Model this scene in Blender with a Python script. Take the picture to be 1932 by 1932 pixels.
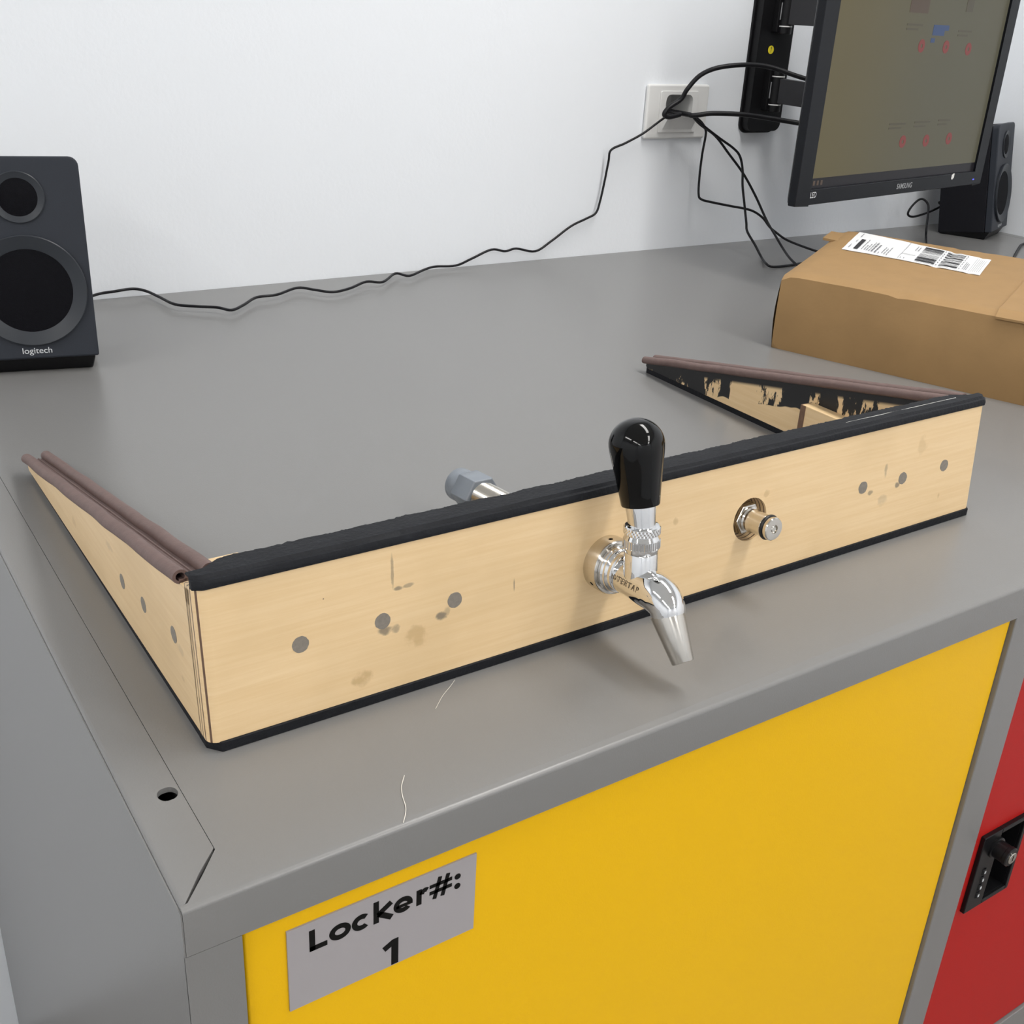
import bpy, bmesh, math, random
from mathutils import Vector, Matrix, noise

random.seed(7)
for o in list(bpy.data.objects):
    bpy.data.objects.remove(o)
scene = bpy.context.scene
COL = scene.collection
TZ = 1.10                       # height of the worktop above the floor (m)
BY = 1.006                      # back wall
RX = 1.885                      # right wall

# ------------------------------------------------------------------ camera
F = 2072.0262212863613          # focal length in pixels of the 1932 px frame
RC = ((0.833343950851458, -0.5504420031696674, 0.05051198596221189),
      (-0.19305817537509418, -0.37546782577141147, -0.9065056275232539),
      (0.517944399043104, 0.7456792292648716, -0.4191611701277027))
CAM = Vector((-0.08978980614244352, -0.3521873340148074, TZ + 0.3477084012281074))
cd = bpy.data.cameras.new('camera')
cam = bpy.data.objects.new('camera', cd)
COL.objects.link(cam)
cd.sensor_width = 36.0
cd.lens = 36.0 * F / 1932.0
cd.clip_start = 0.02
r0, r1, r2 = (Vector(r) for r in RC)
cam.matrix_world = Matrix(((r0.x, -r1.x, -r2.x, CAM.x), (r0.y, -r1.y, -r2.y, CAM.y),
                           (r0.z, -r1.z, -r2.z, CAM.z), (0, 0, 0, 1)))
scene.camera = cam

# ------------------------------------------------------------------ world, exposure, lamps
w = bpy.data.worlds.new('world')
scene.world = w
w.use_nodes = True
w.node_tree.nodes['Background'].inputs[0].default_value = (0.80, 0.85, 0.92, 1)
w.node_tree.nodes['Background'].inputs[1].default_value = 0.0
vs = scene.view_settings
vs.view_transform = 'Standard'
vs.look = 'None'
vs.exposure = 0.14
vs.gamma = 1.0
vs.use_curve_mapping = False

CEIL = 2.75
LAMP_W = 15.5                   # the same fitting everywhere
LAMPS = [(lx, ly, LAMP_W) for ly in (0.05, -1.60, -3.10) for lx in (-1.55, 0.95)]


# ------------------------------------------------------------------ pixel -> place
def ray(u, v):
    return r0 * ((u - 966) / F) + r1 * ((v - 966) / F) + r2


def on_z(u, v, z=0.0):
    d = ray(u, v)
    return CAM + d * ((TZ + z - CAM.z) / d.z)


def on_y(u, v, y):
    d = ray(u, v)
    return CAM + d * ((y - CAM.y) / d.y)


def on_x(u, v, x):
    d = ray(u, v)
    return CAM + d * ((x - CAM.x) / d.x)


def on_plane(u, v, o, n):
    d = ray(u, v)
    return CAM + d * (n.dot(o - CAM) / n.dot(d))


# ------------------------------------------------------------------ materials
def new_mat(name):
    m = bpy.data.materials.new(name)
    m.use_nodes = True
    return m, m.node_tree.nodes, m.node_tree.links, m.node_tree.nodes['Principled BSDF']


def mat(name, c, rough=0.5, metal=0.0, var=None, bump=None, spec=0.5, emit=None, coat=0.0):
    m, N, L, P = new_mat(name)
    P.inputs['Base Color'].default_value = (*c, 1)
    P.inputs['Roughness'].default_value = rough
    P.inputs['Metallic'].default_value = metal
    P.inputs['Specular IOR Level'].default_value = spec
    P.inputs['Coat Weight'].default_value = coat
    if emit:
        P.inputs['Emission Color'].default_value = (*emit[0], 1)
        P.inputs['Emission Strength'].default_value = emit[1]
    tc = N.new('ShaderNodeTexCoord')
    if var:
        n = N.new('ShaderNodeTexNoise')
        n.inputs['Scale'].default_value = var[0]
        n.inputs['Detail'].default_value = 4
        L.new(tc.outputs['Object'], n.inputs['Vector'])
        mx = N.new('ShaderNodeMix')
        mx.data_type = 'RGBA'
        mx.inputs['A'].default_value = (*[x * (1 - var[1]) for x in c], 1)
        mx.inputs['B'].default_value = (*[min(1, x * (1 + var[1])) for x in c], 1)
        L.new(n.outputs['Fac'], mx.inputs['Factor'])
        L.new(mx.outputs['Result'], P.inputs['Base Color'])
    if bump:
        n = N.new('ShaderNodeTexNoise')
        n.inputs['Scale'].default_value = bump[0]
        n.inputs['Detail'].default_value = 3
        L.new(tc.outputs['Object'], n.inputs['Vector'])
        b = N.new('ShaderNodeBump')
        b.inputs['Strength'].default_value = bump[1]
        b.inputs['Distance'].default_value = bump[2]
        L.new(n.outputs['Fac'], b.inputs['Height'])
        L.new(b.outputs['Normal'], P.inputs['Normal'])
    return m


def math_node(N, L, op, a, b=None, c=None, clamp=False):
    n = N.new('ShaderNodeMath')
    n.operation = op
    n.use_clamp = clamp
    for i, x in enumerate((a, b, c)):
        if x is None:
            continue
        if isinstance(x, (int, float)):
            n.inputs[i].default_value = x
        else:
            L.new(x, n.inputs[i])
    return n.outputs[0]


def smooth(N, L, v, e0, e1):
    n = N.new('ShaderNodeMapRange')
    n.interpolation_type = 'SMOOTHSTEP'
    n.inputs['From Min'].default_value = e0
    n.inputs['From Max'].default_value = e1
    L.new(v, n.inputs['Value'])
    return n.outputs[0]


def mix(N, L, fac, a, b):
    n = N.new('ShaderNodeMix')
    n.data_type = 'RGBA'
    for key, x in (('Factor', fac), ('A', a), ('B', b)):
        if isinstance(x, (int, float)):
            n.inputs[key].default_value = x
        elif isinstance(x, tuple):
            n.inputs[key].default_value = (*x, 1)
        else:
            L.new(x, n.inputs[key])
    return n.outputs['Result']


def plywood(name, thick_axis, spots=(), paint=None, warm=1.0, lines=True):
    """birch plywood: grain along the board, glue lines across its thickness, stains as (a, z, ra, rz, amount, colour)"""
    m, N, L, P = new_mat(name)
    tc = N.new('ShaderNodeTexCoord')
    mp = N.new('ShaderNodeMapping')
    mp.inputs['Scale'].default_value = (7, 60, 190) if thick_axis == 'Y' else (60, 7, 190)
    L.new(tc.outputs['Object'], mp.inputs['Vector'])
    n1 = N.new('ShaderNodeTexNoise')
    n1.inputs['Scale'].default_value = 1.6
    n1.inputs['Detail'].default_value = 6
    n1.inputs['Roughness'].default_value = 0.65
    L.new(mp.outputs[0], n1.inputs['Vector'])
    n2 = N.new('ShaderNodeTexNoise')
    n2.inputs['Scale'].default_value = 13
    n2.inputs['Detail'].default_value = 3
    L.new(tc.outputs['Object'], n2.inputs['Vector'])
    g = smooth(N, L, n1.outputs['Fac'], 0.25, 0.78)
    c = mix(N, L, g, (0.76 * warm, 0.540 * warm, 0.290 * warm), (0.83 * warm, 0.620 * warm, 0.365 * warm))
    bl = smooth(N, L, n2.outputs['Fac'], 0.42, 0.72)
    c = mix(N, L, math_node(N, L, 'MULTIPLY', bl, 0.40), c, (0.64 * warm, 0.455 * warm, 0.24 * warm))
    sp = N.new('ShaderNodeSeparateXYZ')
    L.new(tc.outputs['Object'], sp.inputs[0])
    along = sp.outputs['X'] if thick_axis == 'Y' else sp.outputs['Y']
    # wobble for the stain outlines
    n3 = N.new('ShaderNodeTexNoise')
    n3.inputs['Scale'].default_value = 170
    n3.inputs['Detail'].default_value = 4
    L.new(tc.outputs['Object'], n3.inputs['Vector'])
    wob = math_node(N, L, 'SUBTRACT', n3.outputs['Fac'], 0.5)
    for (a, z, ra, rz, amt, col) in spots:
        da = math_node(N, L, 'DIVIDE', math_node(N, L, 'SUBTRACT', along, a), ra)
        dz = math_node(N, L, 'DIVIDE', math_node(N, L, 'SUBTRACT', sp.outputs['Z'], z), rz)
        d2 = math_node(N, L, 'ADD', math_node(N, L, 'MULTIPLY', da, da), math_node(N, L, 'MULTIPLY', dz, dz))
        d2 = math_node(N, L, 'ADD', d2, math_node(N, L, 'MULTIPLY', wob, 3.0))
        k = math_node(N, L, 'MULTIPLY', smooth(N, L, d2, 1.2, 0.1), amt)
        c = mix(N, L, k, c, col)
    # glue lines
    th = sp.outputs['Y'] if thick_axis == 'Y' else sp.outputs['X']
    fr = math_node(N, L, 'FRACT', math_node(N, L, 'DIVIDE', math_node(N, L, 'ADD', th, 0.0017 + 0.034), 0.0034))
    line = math_node(N, L, 'SUBTRACT', 1.0, smooth(N, L, math_node(N, L, 'ABSOLUTE', math_node(N, L, 'SUBTRACT', fr, 0.12)), 0.11, 0.19))
    if lines:
        c = mix(N, L, math_node(N, L, 'MULTIPLY', line, 0.95), c, (0.10, 0.05, 0.035))
    if paint:
        c = paint(N, L, tc, sp, c)
    L.new(c, P.inputs['Base Color'])
    P.inputs['Roughness'].default_value = 0.42
    P.inputs['Coat Weight'].default_value = 0.12
    P.inputs['Coat Roughness'].default_value = 0.25
    b = N.new('ShaderNodeBump')
    b.inputs['Strength'].default_value = 0.12
    b.inputs['Distance'].default_value = 0.0006
    L.new(n1.outputs['Fac'], b.inputs['Height'])
    L.new(b.outputs['Normal'], P.inputs['Normal'])
    return m


M = {}
M['wall'] = mat('wall_paint', (0.82, 0.85, 0.89), 0.75, bump=(160, 0.14, 0.002), var=(3, 0.015))
M['ceiling'] = mat('ceiling_paint', (0.82, 0.82, 0.80), 0.85, bump=(60, 0.2, 0.002))
M['floor'] = mat('floor_vinyl', (0.26, 0.25, 0.24), 0.45, var=(9, 0.06))
M['steel'] = mat('grey_powder_coat', (0.200, 0.198, 0.195), 0.30, bump=(900, 0.10, 0.0006), var=(6, 0.02))
M['yellow'] = mat('yellow_powder_coat', (0.83, 0.475, 0.003), 0.42, spec=0.2, bump=(850, 0.12, 0.0006))
M['red'] = mat('red_powder_coat', (0.42, 0.012, 0.010), 0.45, spec=0.14, bump=(850, 0.12, 0.0006))
M['dark'] = mat('dark_gap', (0.002, 0.002, 0.002), 0.9, spec=0.02)
M['black_plastic'] = mat('black_plastic', (0.006, 0.006, 0.007), 0.35, spec=0.25)
M['matte_black'] = mat('matte_black_metal', (0.006, 0.006, 0.007), 0.45, spec=0.25, bump=(700, 0.1, 0.0005))
M['arm'] = mat('charcoal_arm', (0.024, 0.024, 0.027), 0.45, spec=0.3)
M['bezel'] = mat('monitor_bezel', (0.006, 0.007, 0.010), 0.36, spec=0.22)
M['spk_front'] = mat('charcoal_speaker_front', (0.028, 0.032, 0.041), 0.48, spec=0.2, bump=(900, 0.15, 0.0005))
M['spk_side'] = mat('black_speaker_cabinet', (0.007, 0.007, 0.010), 0.55, spec=0.2, bump=(600, 0.2, 0.0006))
M['spk_ring'] = mat('speaker_ring', (0.026, 0.030, 0.037), 0.38, spec=0.35)
M['spk_mesh'] = mat('speaker_mesh', (0.003, 0.003, 0.005), 0.7, spec=0.12, bump=(1500, 0.8, 0.001))
M['chrome'] = mat('chrome', (0.80, 0.80, 0.80), 0.045, 1.0)
M['satin'] = mat('brushed_steel', (0.62, 0.59, 0.54), 0.20, 1.0)
M['nickel'] = mat('polished_nickel', (0.66, 0.63, 0.58), 0.14, 1.0)
M['lacquer'] = mat('black_gloss', (0.002, 0.002, 0.002), 0.07, spec=0.30)
M['rubber'] = mat('black_rubber', (0.008, 0.008, 0.008), 0.4)
M['foam'] = mat('black_foam', (0.010, 0.011, 0.014), 0.62, var=(90, 0.35), spec=0.22, bump=(420, 0.5, 0.001))
M['brown'] = mat('brown_weather_strip', (0.150, 0.098, 0.088), 0.62, var=(130, 0.22), bump=(500, 0.3, 0.0006))
M['grey_nut'] = mat('grey_nut_plastic', (0.20, 0.225, 0.26), 0.32)
M['end_grain'] = mat('dark_end_grain', (0.16, 0.09, 0.055), 0.7, var=(260, 0.5))
M['putty'] = mat('grey_putty', (0.22, 0.195, 0.165), 0.6, var=(420, 0.25))
M['glue'] = mat('clear_glue', (0.66, 0.66, 0.62), 0.3)
M['card'] = mat('cardboard', (0.325, 0.196, 0.080), 0.75, var=(35, 0.10), bump=(240, 0.2, 0.0006))
M['tape'] = mat('clear_packing_tape', (0.42, 0.285, 0.165), 0.35)
M['paper'] = mat('white_paper', (0.86, 0.87, 0.88), 0.55)
M['ink'] = mat('black_ink', (0.03, 0.03, 0.035), 0.6)
M['ink_grey'] = mat('grey_ink', (0.22, 0.22, 0.24), 0.6)
M['label'] = mat('silver_label', (0.355, 0.335, 0.345), 0.42)
M['label_ink'] = mat('label_black_ink', (0.003, 0.003, 0.003), 0.5, spec=0.15)
M['logo'] = mat('silver_print', (0.62, 0.64, 0.66), 0.4)
M['logo_dim'] = mat('grey_print', (0.36, 0.37, 0.38), 0.4)
M['white_plastic'] = mat('white_plastic', (0.74, 0.74, 0.73), 0.35)
M['cable'] = mat('black_cable', (0.006, 0.006, 0.008), 0.45, spec=0.3)
M['sticker'] = mat('yellow_sticker', (0.80, 0.66, 0.02), 0.5)
M['hair'] = mat('pale_fibre', (0.75, 0.72, 0.66), 0.6)
M['etch'] = mat('etched_lettering', (0.20, 0.165, 0.12), 0.55, 0.6)
M['taskbar'] = mat('screen_taskbar', (0.008, 0.008, 0.010), 0.3, spec=0.2, emit=((0.010, 0.009, 0.010), 1.0))
M['led_blue'] = mat('blue_led', (0.05, 0.06, 0.5), 0.4, emit=((0.08, 0.1, 0.75), 0.8))
M['scr_red'] = mat('screen_red', (0.02, 0.01, 0.01), 0.3, spec=0.2, emit=((0.165, 0.036, 0.034), 1.0))
M['scr_red_pale'] = mat('screen_red_pale', (0.02, 0.01, 0.01), 0.3, spec=0.2, emit=((0.20, 0.105, 0.09), 1.0))
M['scr_blue'] = mat('screen_blue', (0.01, 0.01, 0.02), 0.3, spec=0.2, emit=((0.035, 0.06, 0.125), 1.0))
M['scr_text'] = mat('screen_text', (0.01, 0.01, 0.01), 0.3, spec=0.2, emit=((0.066, 0.058, 0.040), 1.0))
M['scr_photo'] = mat('screen_picture', (0.01, 0.01, 0.01), 0.3, spec=0.2, emit=((0.072, 0.050, 0.036), 1.0))
M['scr_icon'] = mat('screen_icon', (0.02, 0.02, 0.02), 0.3, spec=0.2, emit=((0.10, 0.095, 0.09), 1.0))
M['white_mark'] = mat('white_mark', (0.85, 0.84, 0.80), 0.4)
M['lamp_glow'] = mat('lamp_diffuser', (0.9, 0.9, 0.9), 0.5, emit=((1.0, 0.98, 0.94), 2.0))


def screen_mat():
    m, N, L, P = new_mat('lit_screen')
    tc = N.new('ShaderNodeTexCoord')
    sp = N.new('ShaderNodeSeparateXYZ')
    L.new(tc.outputs['Object'], sp.inputs[0])
    k = smooth(N, L, sp.outputs['X'], 0.03, 0.34)
    c = mix(N, L, k, (0.150, 0.125, 0.058), (0.122, 0.118, 0.080))
    n = N.new('ShaderNodeTexNoise')
    n.inputs['Scale'].default_value = 7
    L.new(tc.outputs['Object'], n.inputs['Vector'])
    c = mix(N, L, math_node(N, L, 'MULTIPLY', n.outputs['Fac'], 0.3), c, (0.120, 0.098, 0.062))
    P.inputs['Base Color'].default_value = (0.01, 0.01, 0.01, 1)
    P.inputs['Roughness'].default_value = 0.35
    P.inputs['Specular IOR Level'].default_value = 0.2
    L.new(c, P.inputs['Emission Color'])
    P.inputs['Emission Strength'].default_value = 0.68
    return m


M['screen'] = screen_mat()


# ------------------------------------------------------------------ mesh helpers
def bm_new():
    return bmesh.new()


def obj(name, bm, material, parent=None, loc=None, rot=None, smooth_deg=None, bevel=None):
    me = bpy.data.meshes.new(name)
    if isinstance(bm, bmesh.types.BMesh):
        bmesh.ops.recalc_face_normals(bm, faces=bm.faces[:])
        bm.to_mesh(me)
        bm.free()
    else:
        me = bm
        me.name = name
    me.materials.clear()
    me.materials.append(M[material] if isinstance(material, str) else material)
    o = bpy.data.objects.new(name, me)
    COL.objects.link(o)
    if smooth_deg is not None:
        for pl in me.polygons:
            pl.use_smooth = True
        me.set_sharp_from_angle(angle=math.radians(smooth_deg))
    if bevel:
        md = o.modifiers.new('bevel', 'BEVEL')
        md.width = bevel[0]
        md.segments = bevel[1]
        md.limit_method = 'ANGLE'
        md.angle_limit = math.radians(40)
        md.harden_normals = True
        for pl in me.polygons:
            pl.use_smooth = True
        me.set_sharp_from_angle(angle=math.radians(35))
    if parent:
        o.parent = parent
    if loc is not None:
        o.location = loc
    if rot is not None:
        o.rotation_euler = rot
    return o


def empty(name, label, cat, loc=(0, 0, 0), rot=(0, 0, 0), group=None):
    o = bpy.data.objects.new(name, None)
    o.empty_display_size = 0.05
    COL.objects.link(o)
    o.location = loc
    o.rotation_euler = rot
    return tag(o, label, cat, group)


def tag(o, label, cat, group=None):
    o['label'] = label
    o['category'] = cat
    if group:
        o['group'] = group
    return o


def struct(o):
    o['kind'] = 'structure'
    return o


def box(bm, x0, x1, y0, y1, z0, z1, m=None):
    vs_ = [bm.verts.new((x, y, z)) for x in (x0, x1) for y in (y0, y1) for z in (z0, z1)]
    for f in ((0, 1, 3, 2), (4, 6, 7, 5), (0, 4, 5, 1), (2, 3, 7, 6), (0, 2, 6, 4), (1, 5, 7, 3)):
        bm.faces.new([vs_[i] for i in f])
    if m:
        for v in vs_:
            v.co = m @ v.co
    return vs_


def one_box(*a, m=None):
    bm = bm_new()
    box(bm, *a, m=m)
    return bm


def prism(bm, poly, a0, a1, axis, m=None):
    """poly in the two other axes, extruded along axis"""
    def mk(p, a):
        if axis == 'X':
            c = (a, p[0], p[1])
        elif axis == 'Y':
            c = (p[0], a, p[1])
        else:
            c = (p[0], p[1], a)
        return bm.verts.new(m @ Vector(c) if m else c)
    A = [mk(p, a0) for p in poly]
    B = [mk(p, a1) for p in poly]
    n = len(poly)
    bm.faces.new(A)
    bm.faces.new(B[::-1])
    for i in range(n):
        j = (i + 1) % n
        bm.faces.new((A[i], A[j], B[j], B[i]))


def basis(o, d, up=None):
    """matrix whose Z runs along d"""
    d = Vector(d).normalized()
    up = Vector(up) if up else (Vector((0, 0, 1)) if abs(d.z) < 0.95 else Vector((1, 0, 0)))
    x = up.cross(d).normalized()
    y = d.cross(x)
    o = Vector(o)
    return Matrix(((x.x, y.x, d.x, o.x), (x.y, y.y, d.y, o.y), (x.z, y.z, d.z, o.z), (0, 0, 0, 1)))


def lathe(bm, prof, m=None, seg=48, ridge=None, cap=True):
    """prof = [(r, h)...] about Z; ridge(h-index, angle) scales the radius"""
    rings = []
    for k, (r, h) in enumerate(prof):
        ring = []
        for i in range(seg):
            a = 2 * math.pi * i / seg
            rr = r * (ridge(k, i) if ridge else 1)
            v = Vector((rr * math.cos(a), rr * math.sin(a), h))
            ring.append(bm.verts.new(m @ v if m else v))
        rings.append(ring)
    for k in range(len(rings) - 1):
        for i in range(seg):
            j = (i + 1) % seg
            bm.faces.new((rings[k][i], rings[k][j], rings[k + 1][j], rings[k + 1][i]))
    if cap:
        bm.faces.new(rings[0][::-1])
        bm.faces.new(rings[-1])


def catmull(pts, n=8):
    P = [Vector(p) for p in pts]
    P = [P[0] * 2 - P[1]] + P + [P[-1] * 2 - P[-2]]
    out = []
    for i in range(1, len(P) - 2):
        for k in range(n):
            t = k / n
            a, b, c, d = P[i - 1], P[i], P[i + 1], P[i + 2]
            out.append(0.5 * ((2 * b) + (c - a) * t + (2 * a - 5 * b + 4 * c - d) * t * t + (3 * b - a - 3 * c + d) * t ** 3))
    out.append(P[-2])
    return out


def tube(bm, pts, rad, seg=12, cap=True):
    pts = [Vector(p) for p in pts]
    t0 = (pts[1] - pts[0]).normalized()
    x = t0.orthogonal().normalized()
    rings = []
    for i, p in enumerate(pts):
        t = (pts[min(i + 1, len(pts) - 1)] - pts[max(i - 1, 0)]).normalized()
        x = (x - t * x.dot(t)).normalized()
        y = t.cross(x)
        r = rad[i] if isinstance(rad, (list, tuple)) else rad
        rings.append([bm.verts.new(p + (x * math.cos(2 * math.pi * k / seg) + y * math.sin(2 * math.pi * k / seg)) * r) for k in range(seg)])
    for a, b in zip(rings, rings[1:]):
        for k in range(seg):
            j = (k + 1) % seg
            bm.faces.new((a[k], a[j], b[j], b[k]))
    if cap:
        bm.faces.new(rings[0][::-1])
        bm.faces.new(rings[-1])


def text_mesh(s, size, extrude=0.0002, offset=0.0, shear=0.0, spacing=1.0, align='CENTER'):
    """flat lettering in the XY plane as a mesh, centred on its bounds"""
    c = bpy.data.curves.new('lettering', 'FONT')
    c.body = s
    c.size = size
    c.extrude = extrude
    c.offset = offset
    c.shear = shear
    c.space_character = spacing
    c.resolution_u = 6
    o = bpy.data.objects.new('lettering', c)
    COL.objects.link(o)
    dg = bpy.context.evaluated_depsgraph_get()
    dg.update()
    me = bpy.data.meshes.new_from_object(o.evaluated_get(dg))
    bpy.data.objects.remove(o)
    bpy.data.curves.remove(c)
    xs = [v.co.x for v in me.vertices]
    ys = [v.co.y for v in me.vertices]
    cx, cy = (min(xs) + max(xs)) / 2, (min(ys) + max(ys)) / 2
    for v in me.vertices:
        v.co.x -= cx
        v.co.y -= cy
    return me, max(xs) - min(xs), max(ys) - min(ys)


def fit_text(s, width, height, **k):
    me, a, b = text_mesh(s, 1.0, extrude=0, **k)
    for v in me.vertices:
        v.co.x *= width / a
        v.co.y *= height / b
    return me


def xform(me, m):
    me.transform(m)
    return me


def evaluated(o):
    dg = bpy.context.evaluated_depsgraph_get()
    dg.update()
    return bpy.data.meshes.new_from_object(o.evaluated_get(dg))


def cut(o, cutter_bm):
    """cut a hole through a part and keep the result as plain mesh"""
    bpy.context.view_layer.update()
    c = obj('cutter', cutter_bm, 'dark')
    c.matrix_world = o.matrix_world.copy()
    md = o.modifiers.new('cut', 'BOOLEAN')
    md.object = c
    md.operation = 'DIFFERENCE'
    md.solver = 'EXACT'
    me = evaluated(o)
    o.modifiers.clear()
    o.data = me
    bpy.data.objects.remove(c)
    return o


FACE_FRONT = Matrix.Rotation(math.pi / 2, 4, 'X')       # text in XY -> XZ, readable from -Y

# ------------------------------------------------------------------ the room
X0, X1, Y0, Y1 = -2.7, RX, -3.9, BY
T = 0.12
struct(obj('floor', one_box(X0 - T, X1 + T, Y0 - T, Y1 + T, -0.1, 0), 'floor'))
struct(obj('ceiling', one_box(X0 - T, X1 + T, Y0 - T, Y1 + T, CEIL, CEIL + 0.1), 'ceiling'))
wall_back = struct(obj('wall_back', one_box(X0 - T, X1 + T, Y1, Y1 + T, 0, CEIL), 'wall'))
struct(obj('wall_right', one_box(X1, X1 + T, Y0, Y1, 0, CEIL), 'wall'))
struct(obj('wall_left', one_box(X0 - T, X0, Y0, Y1, 0, CEIL), 'wall'))
struct(obj('wall_front', one_box(X0, X1, Y0 - T, Y0, 0, CEIL), 'wall'))

for i, (lx, ly, pw) in enumerate(LAMPS):
    t = empty('ceiling_light_offscreen', 'white fluorescent ceiling light with a long bright diffuser', 'ceiling light', (lx, ly, CEIL), group='ceiling lights of the room')
    bm = bm_new()
    for a in ((-0.16, -0.145, -0.62, 0.62), (0.145, 0.16, -0.62, 0.62)):
        box(bm, a[0], a[1], a[2], a[3], -0.07, 0)
    for a in ((-0.62, -0.605), (0.605, 0.62)):
        box(bm, -0.145, 0.145, a[0], a[1], -0.07, 0)
    box(bm, -0.145, 0.145, -0.605, 0.605, -0.012, 0)
    obj('housing', bm, 'white_plastic', t)
    obj('diffuser_offscreen', one_box(-0.145, 0.145, -0.605, 0.605, -0.05, -0.04), 'lamp_glow', t)
    ld = bpy.data.lights.new('tube_light_offscreen', 'AREA')
    ld.shape = 'RECTANGLE'
    ld.size = 0.27
    ld.size_y = 1.18
    ld.energy = pw
    ld.color = (1.0, 0.975, 0.94)
    lo = bpy.data.objects.new('tube_light_offscreen', ld)
    COL.objects.link(lo)
    lo.parent = t
    lo.location = (0, 0, -0.056)

# ------------------------------------------------------------------ worktop
wt = empty('worktop', 'grey powder-coated steel worktop running along the white wall', 'worktop', (0, 0, TZ))
TH = 0.0257
TX1 = RX - 0.003
BX = 0.024
MY = 0.029


def round_edges(bm_, test, r, seg=4):
    ed = [e_ for e_ in bm_.edges if all(test(v.co) for v in e_.verts)]
    bmesh.ops.bevel(bm_, geom=ed, offset=r, segments=seg, profile=0.5, affect='EDGES')


bm = bm_new()
prism(bm, [(0.0, 0.0), (TX1, 0.0), (TX1, 0.003), (TX1 - BX, MY), (TX1 - BX, BY - 0.001), (BX + 0.0003, BY - 0.001), (BX + 0.0003, MY - 0.0002), (0.0150, 0.0172), (0.0034, 0.0036), (0.0, 0.0034)], -TH, 0, 'Z')
bmesh.ops.recalc_face_normals(bm, faces=bm.faces[:])
round_edges(bm, lambda c: c.z > -0.001 and c.y < 1e-6, 0.0024)
obj('top_sheet', bm, 'steel', wt, smooth_deg=40)
bm = bm_new()
prism(bm, [(0.0, 0.0035), (0.0024, 0.0037), (0.0132, 0.0179), (BX - 0.0008, MY), (BX, MY + 0.001), (BX, BY - 0.001), (0, BY - 0.001)], -0.003, 0, 'Z')
bmesh.ops.recalc_face_normals(bm, faces=bm.faces[:])
round_edges(bm, lambda c: c.z > -0.001 and c.x < 1e-6, 0.0022)
edge = obj('side_border', bm, 'steel', wt)
# elongated screw slot
bm = bm_new()
sl = on_z(316, 1498)
pts = []
for k in range(24):
    a = 2 * math.pi * k / 24
    pts.append((sl.x + 0.0042 * math.cos(a) + (0.0006 if math.cos(a) > 0 else -0.0006), sl.y + 0.0050 * math.sin(a)))
prism(bm, pts, -0.012, 0.01, 'Z')
cut(edge, bm)
for pl in edge.data.polygons:
    pl.use_smooth = True
edge.data.set_sharp_from_angle(angle=math.radians(40))
bm = bm_new()
prism(bm, [(TX1, 0.0), (TX1, BY - 0.001), (TX1 - BX + 0.001, BY - 0.001), (TX1 - BX + 0.001, MY)], -TH, 0, 'Z')
obj('side_border', bm, 'steel', wt, bevel=(0.0016, 2))
# ------------------------------------------------------------------ locker cabinet
lk = empty('locker_cabinet', 'grey steel locker cabinet with yellow and red doors under the worktop', 'locker', (0, 0, 0))
ZT = TZ - TH
D1 = (0.0255, 0.5935)
D2 = (0.6300, 1.1980)
D3 = (1.2345, 1.8025)
DZ0, DZ1 = TZ - 0.5415, TZ - 0.0262
bm = bm_new()
box(bm, -0.0008, -0.0001, 0.0004, BY - 0.002, 0.0, TZ - 0.0022)
obj('side_panel', bm, 'steel', lk)
obj('stile', one_box(-0.0008, 0.0244, 0.0, 0.0012, 0.0, ZT - 0.0003), 'steel', lk)
obj('side_panel', one_box(TX1 - 0.0012, TX1, 0.0, BY - 0.002, 0.0, ZT - 0.0001), 'steel', lk)
for a, b in ((D1[1] + 0.0008, D2[0] - 0.0015), (D2[1] + 0.0008, D3[0] - 0.0015), (D3[1] + 0.0008, TX1 - 0.0014)):
    obj('stile', one_box(a, b, 0.0015, 0.03, 0.08, ZT - 0.0001), 'steel', lk, bevel=(0.001, 2))
obj('rail', one_box(0.0244, TX1 - 0.0014, 0.0018, 0.03, DZ0 - 0.034, DZ0 - 0.0008), 'steel', lk, bevel=(0.001, 2))
obj('plinth', one_box(0.0244, TX1 - 0.0014, 0.01, 0.03, 0.0, 0.0795), 'steel', lk)
bm = bm_new()
box(bm, 0.001, TX1 - 0.0014, 0.031, BY - 0.004, 0.010, 0.012)
box(bm, 0.001, TX1 - 0.0014, BY - 0.006, BY - 0.004, 0.012, ZT - 0.002)
box(bm, 0.026, TX1 - 0.0014, 0.031, BY - 0.006, DZ0 - 0.020, DZ0 - 0.018)
obj('carcass', bm, 'steel', lk)
for a in (D1[1] + 0.018, D2[1] + 0.018):
    obj('partition', one_box(a, a + 0.001, 0.031, BY - 0.007, 0.013, ZT - 0.003), 'steel', lk)


def door(xa, xb, za, zb, mt):
    return obj('door', one_box(xa, xb, 0.0045, 0.026, za, zb), mt, lk, bevel=(0.0022, 4))


dy = door(D1[0], D1[1], DZ0, DZ1, 'yellow')
dr = door(D2[0], D2[1], DZ0, DZ1, 'red')
door(D3[0], D3[1], DZ0, DZ1, 'yellow')
for k, (a, b) in enumerate((D1, D2, D3)):
    door(a, b, 0.081, DZ0 - 0.035, ('red', 'yellow', 'red')[k])

# engraved number label on the yellow door
LX0, LX1, LZ0, LZ1 = 0.0460, 0.1475, TZ - 0.0890, TZ - 0.0388
lab = obj('number_label', one_box(LX0, LX1, 0.0036, 0.0046, LZ0, LZ1), 'label', dy)
lab['label'] = 'silver label plate reading Locker#: 1'


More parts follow.
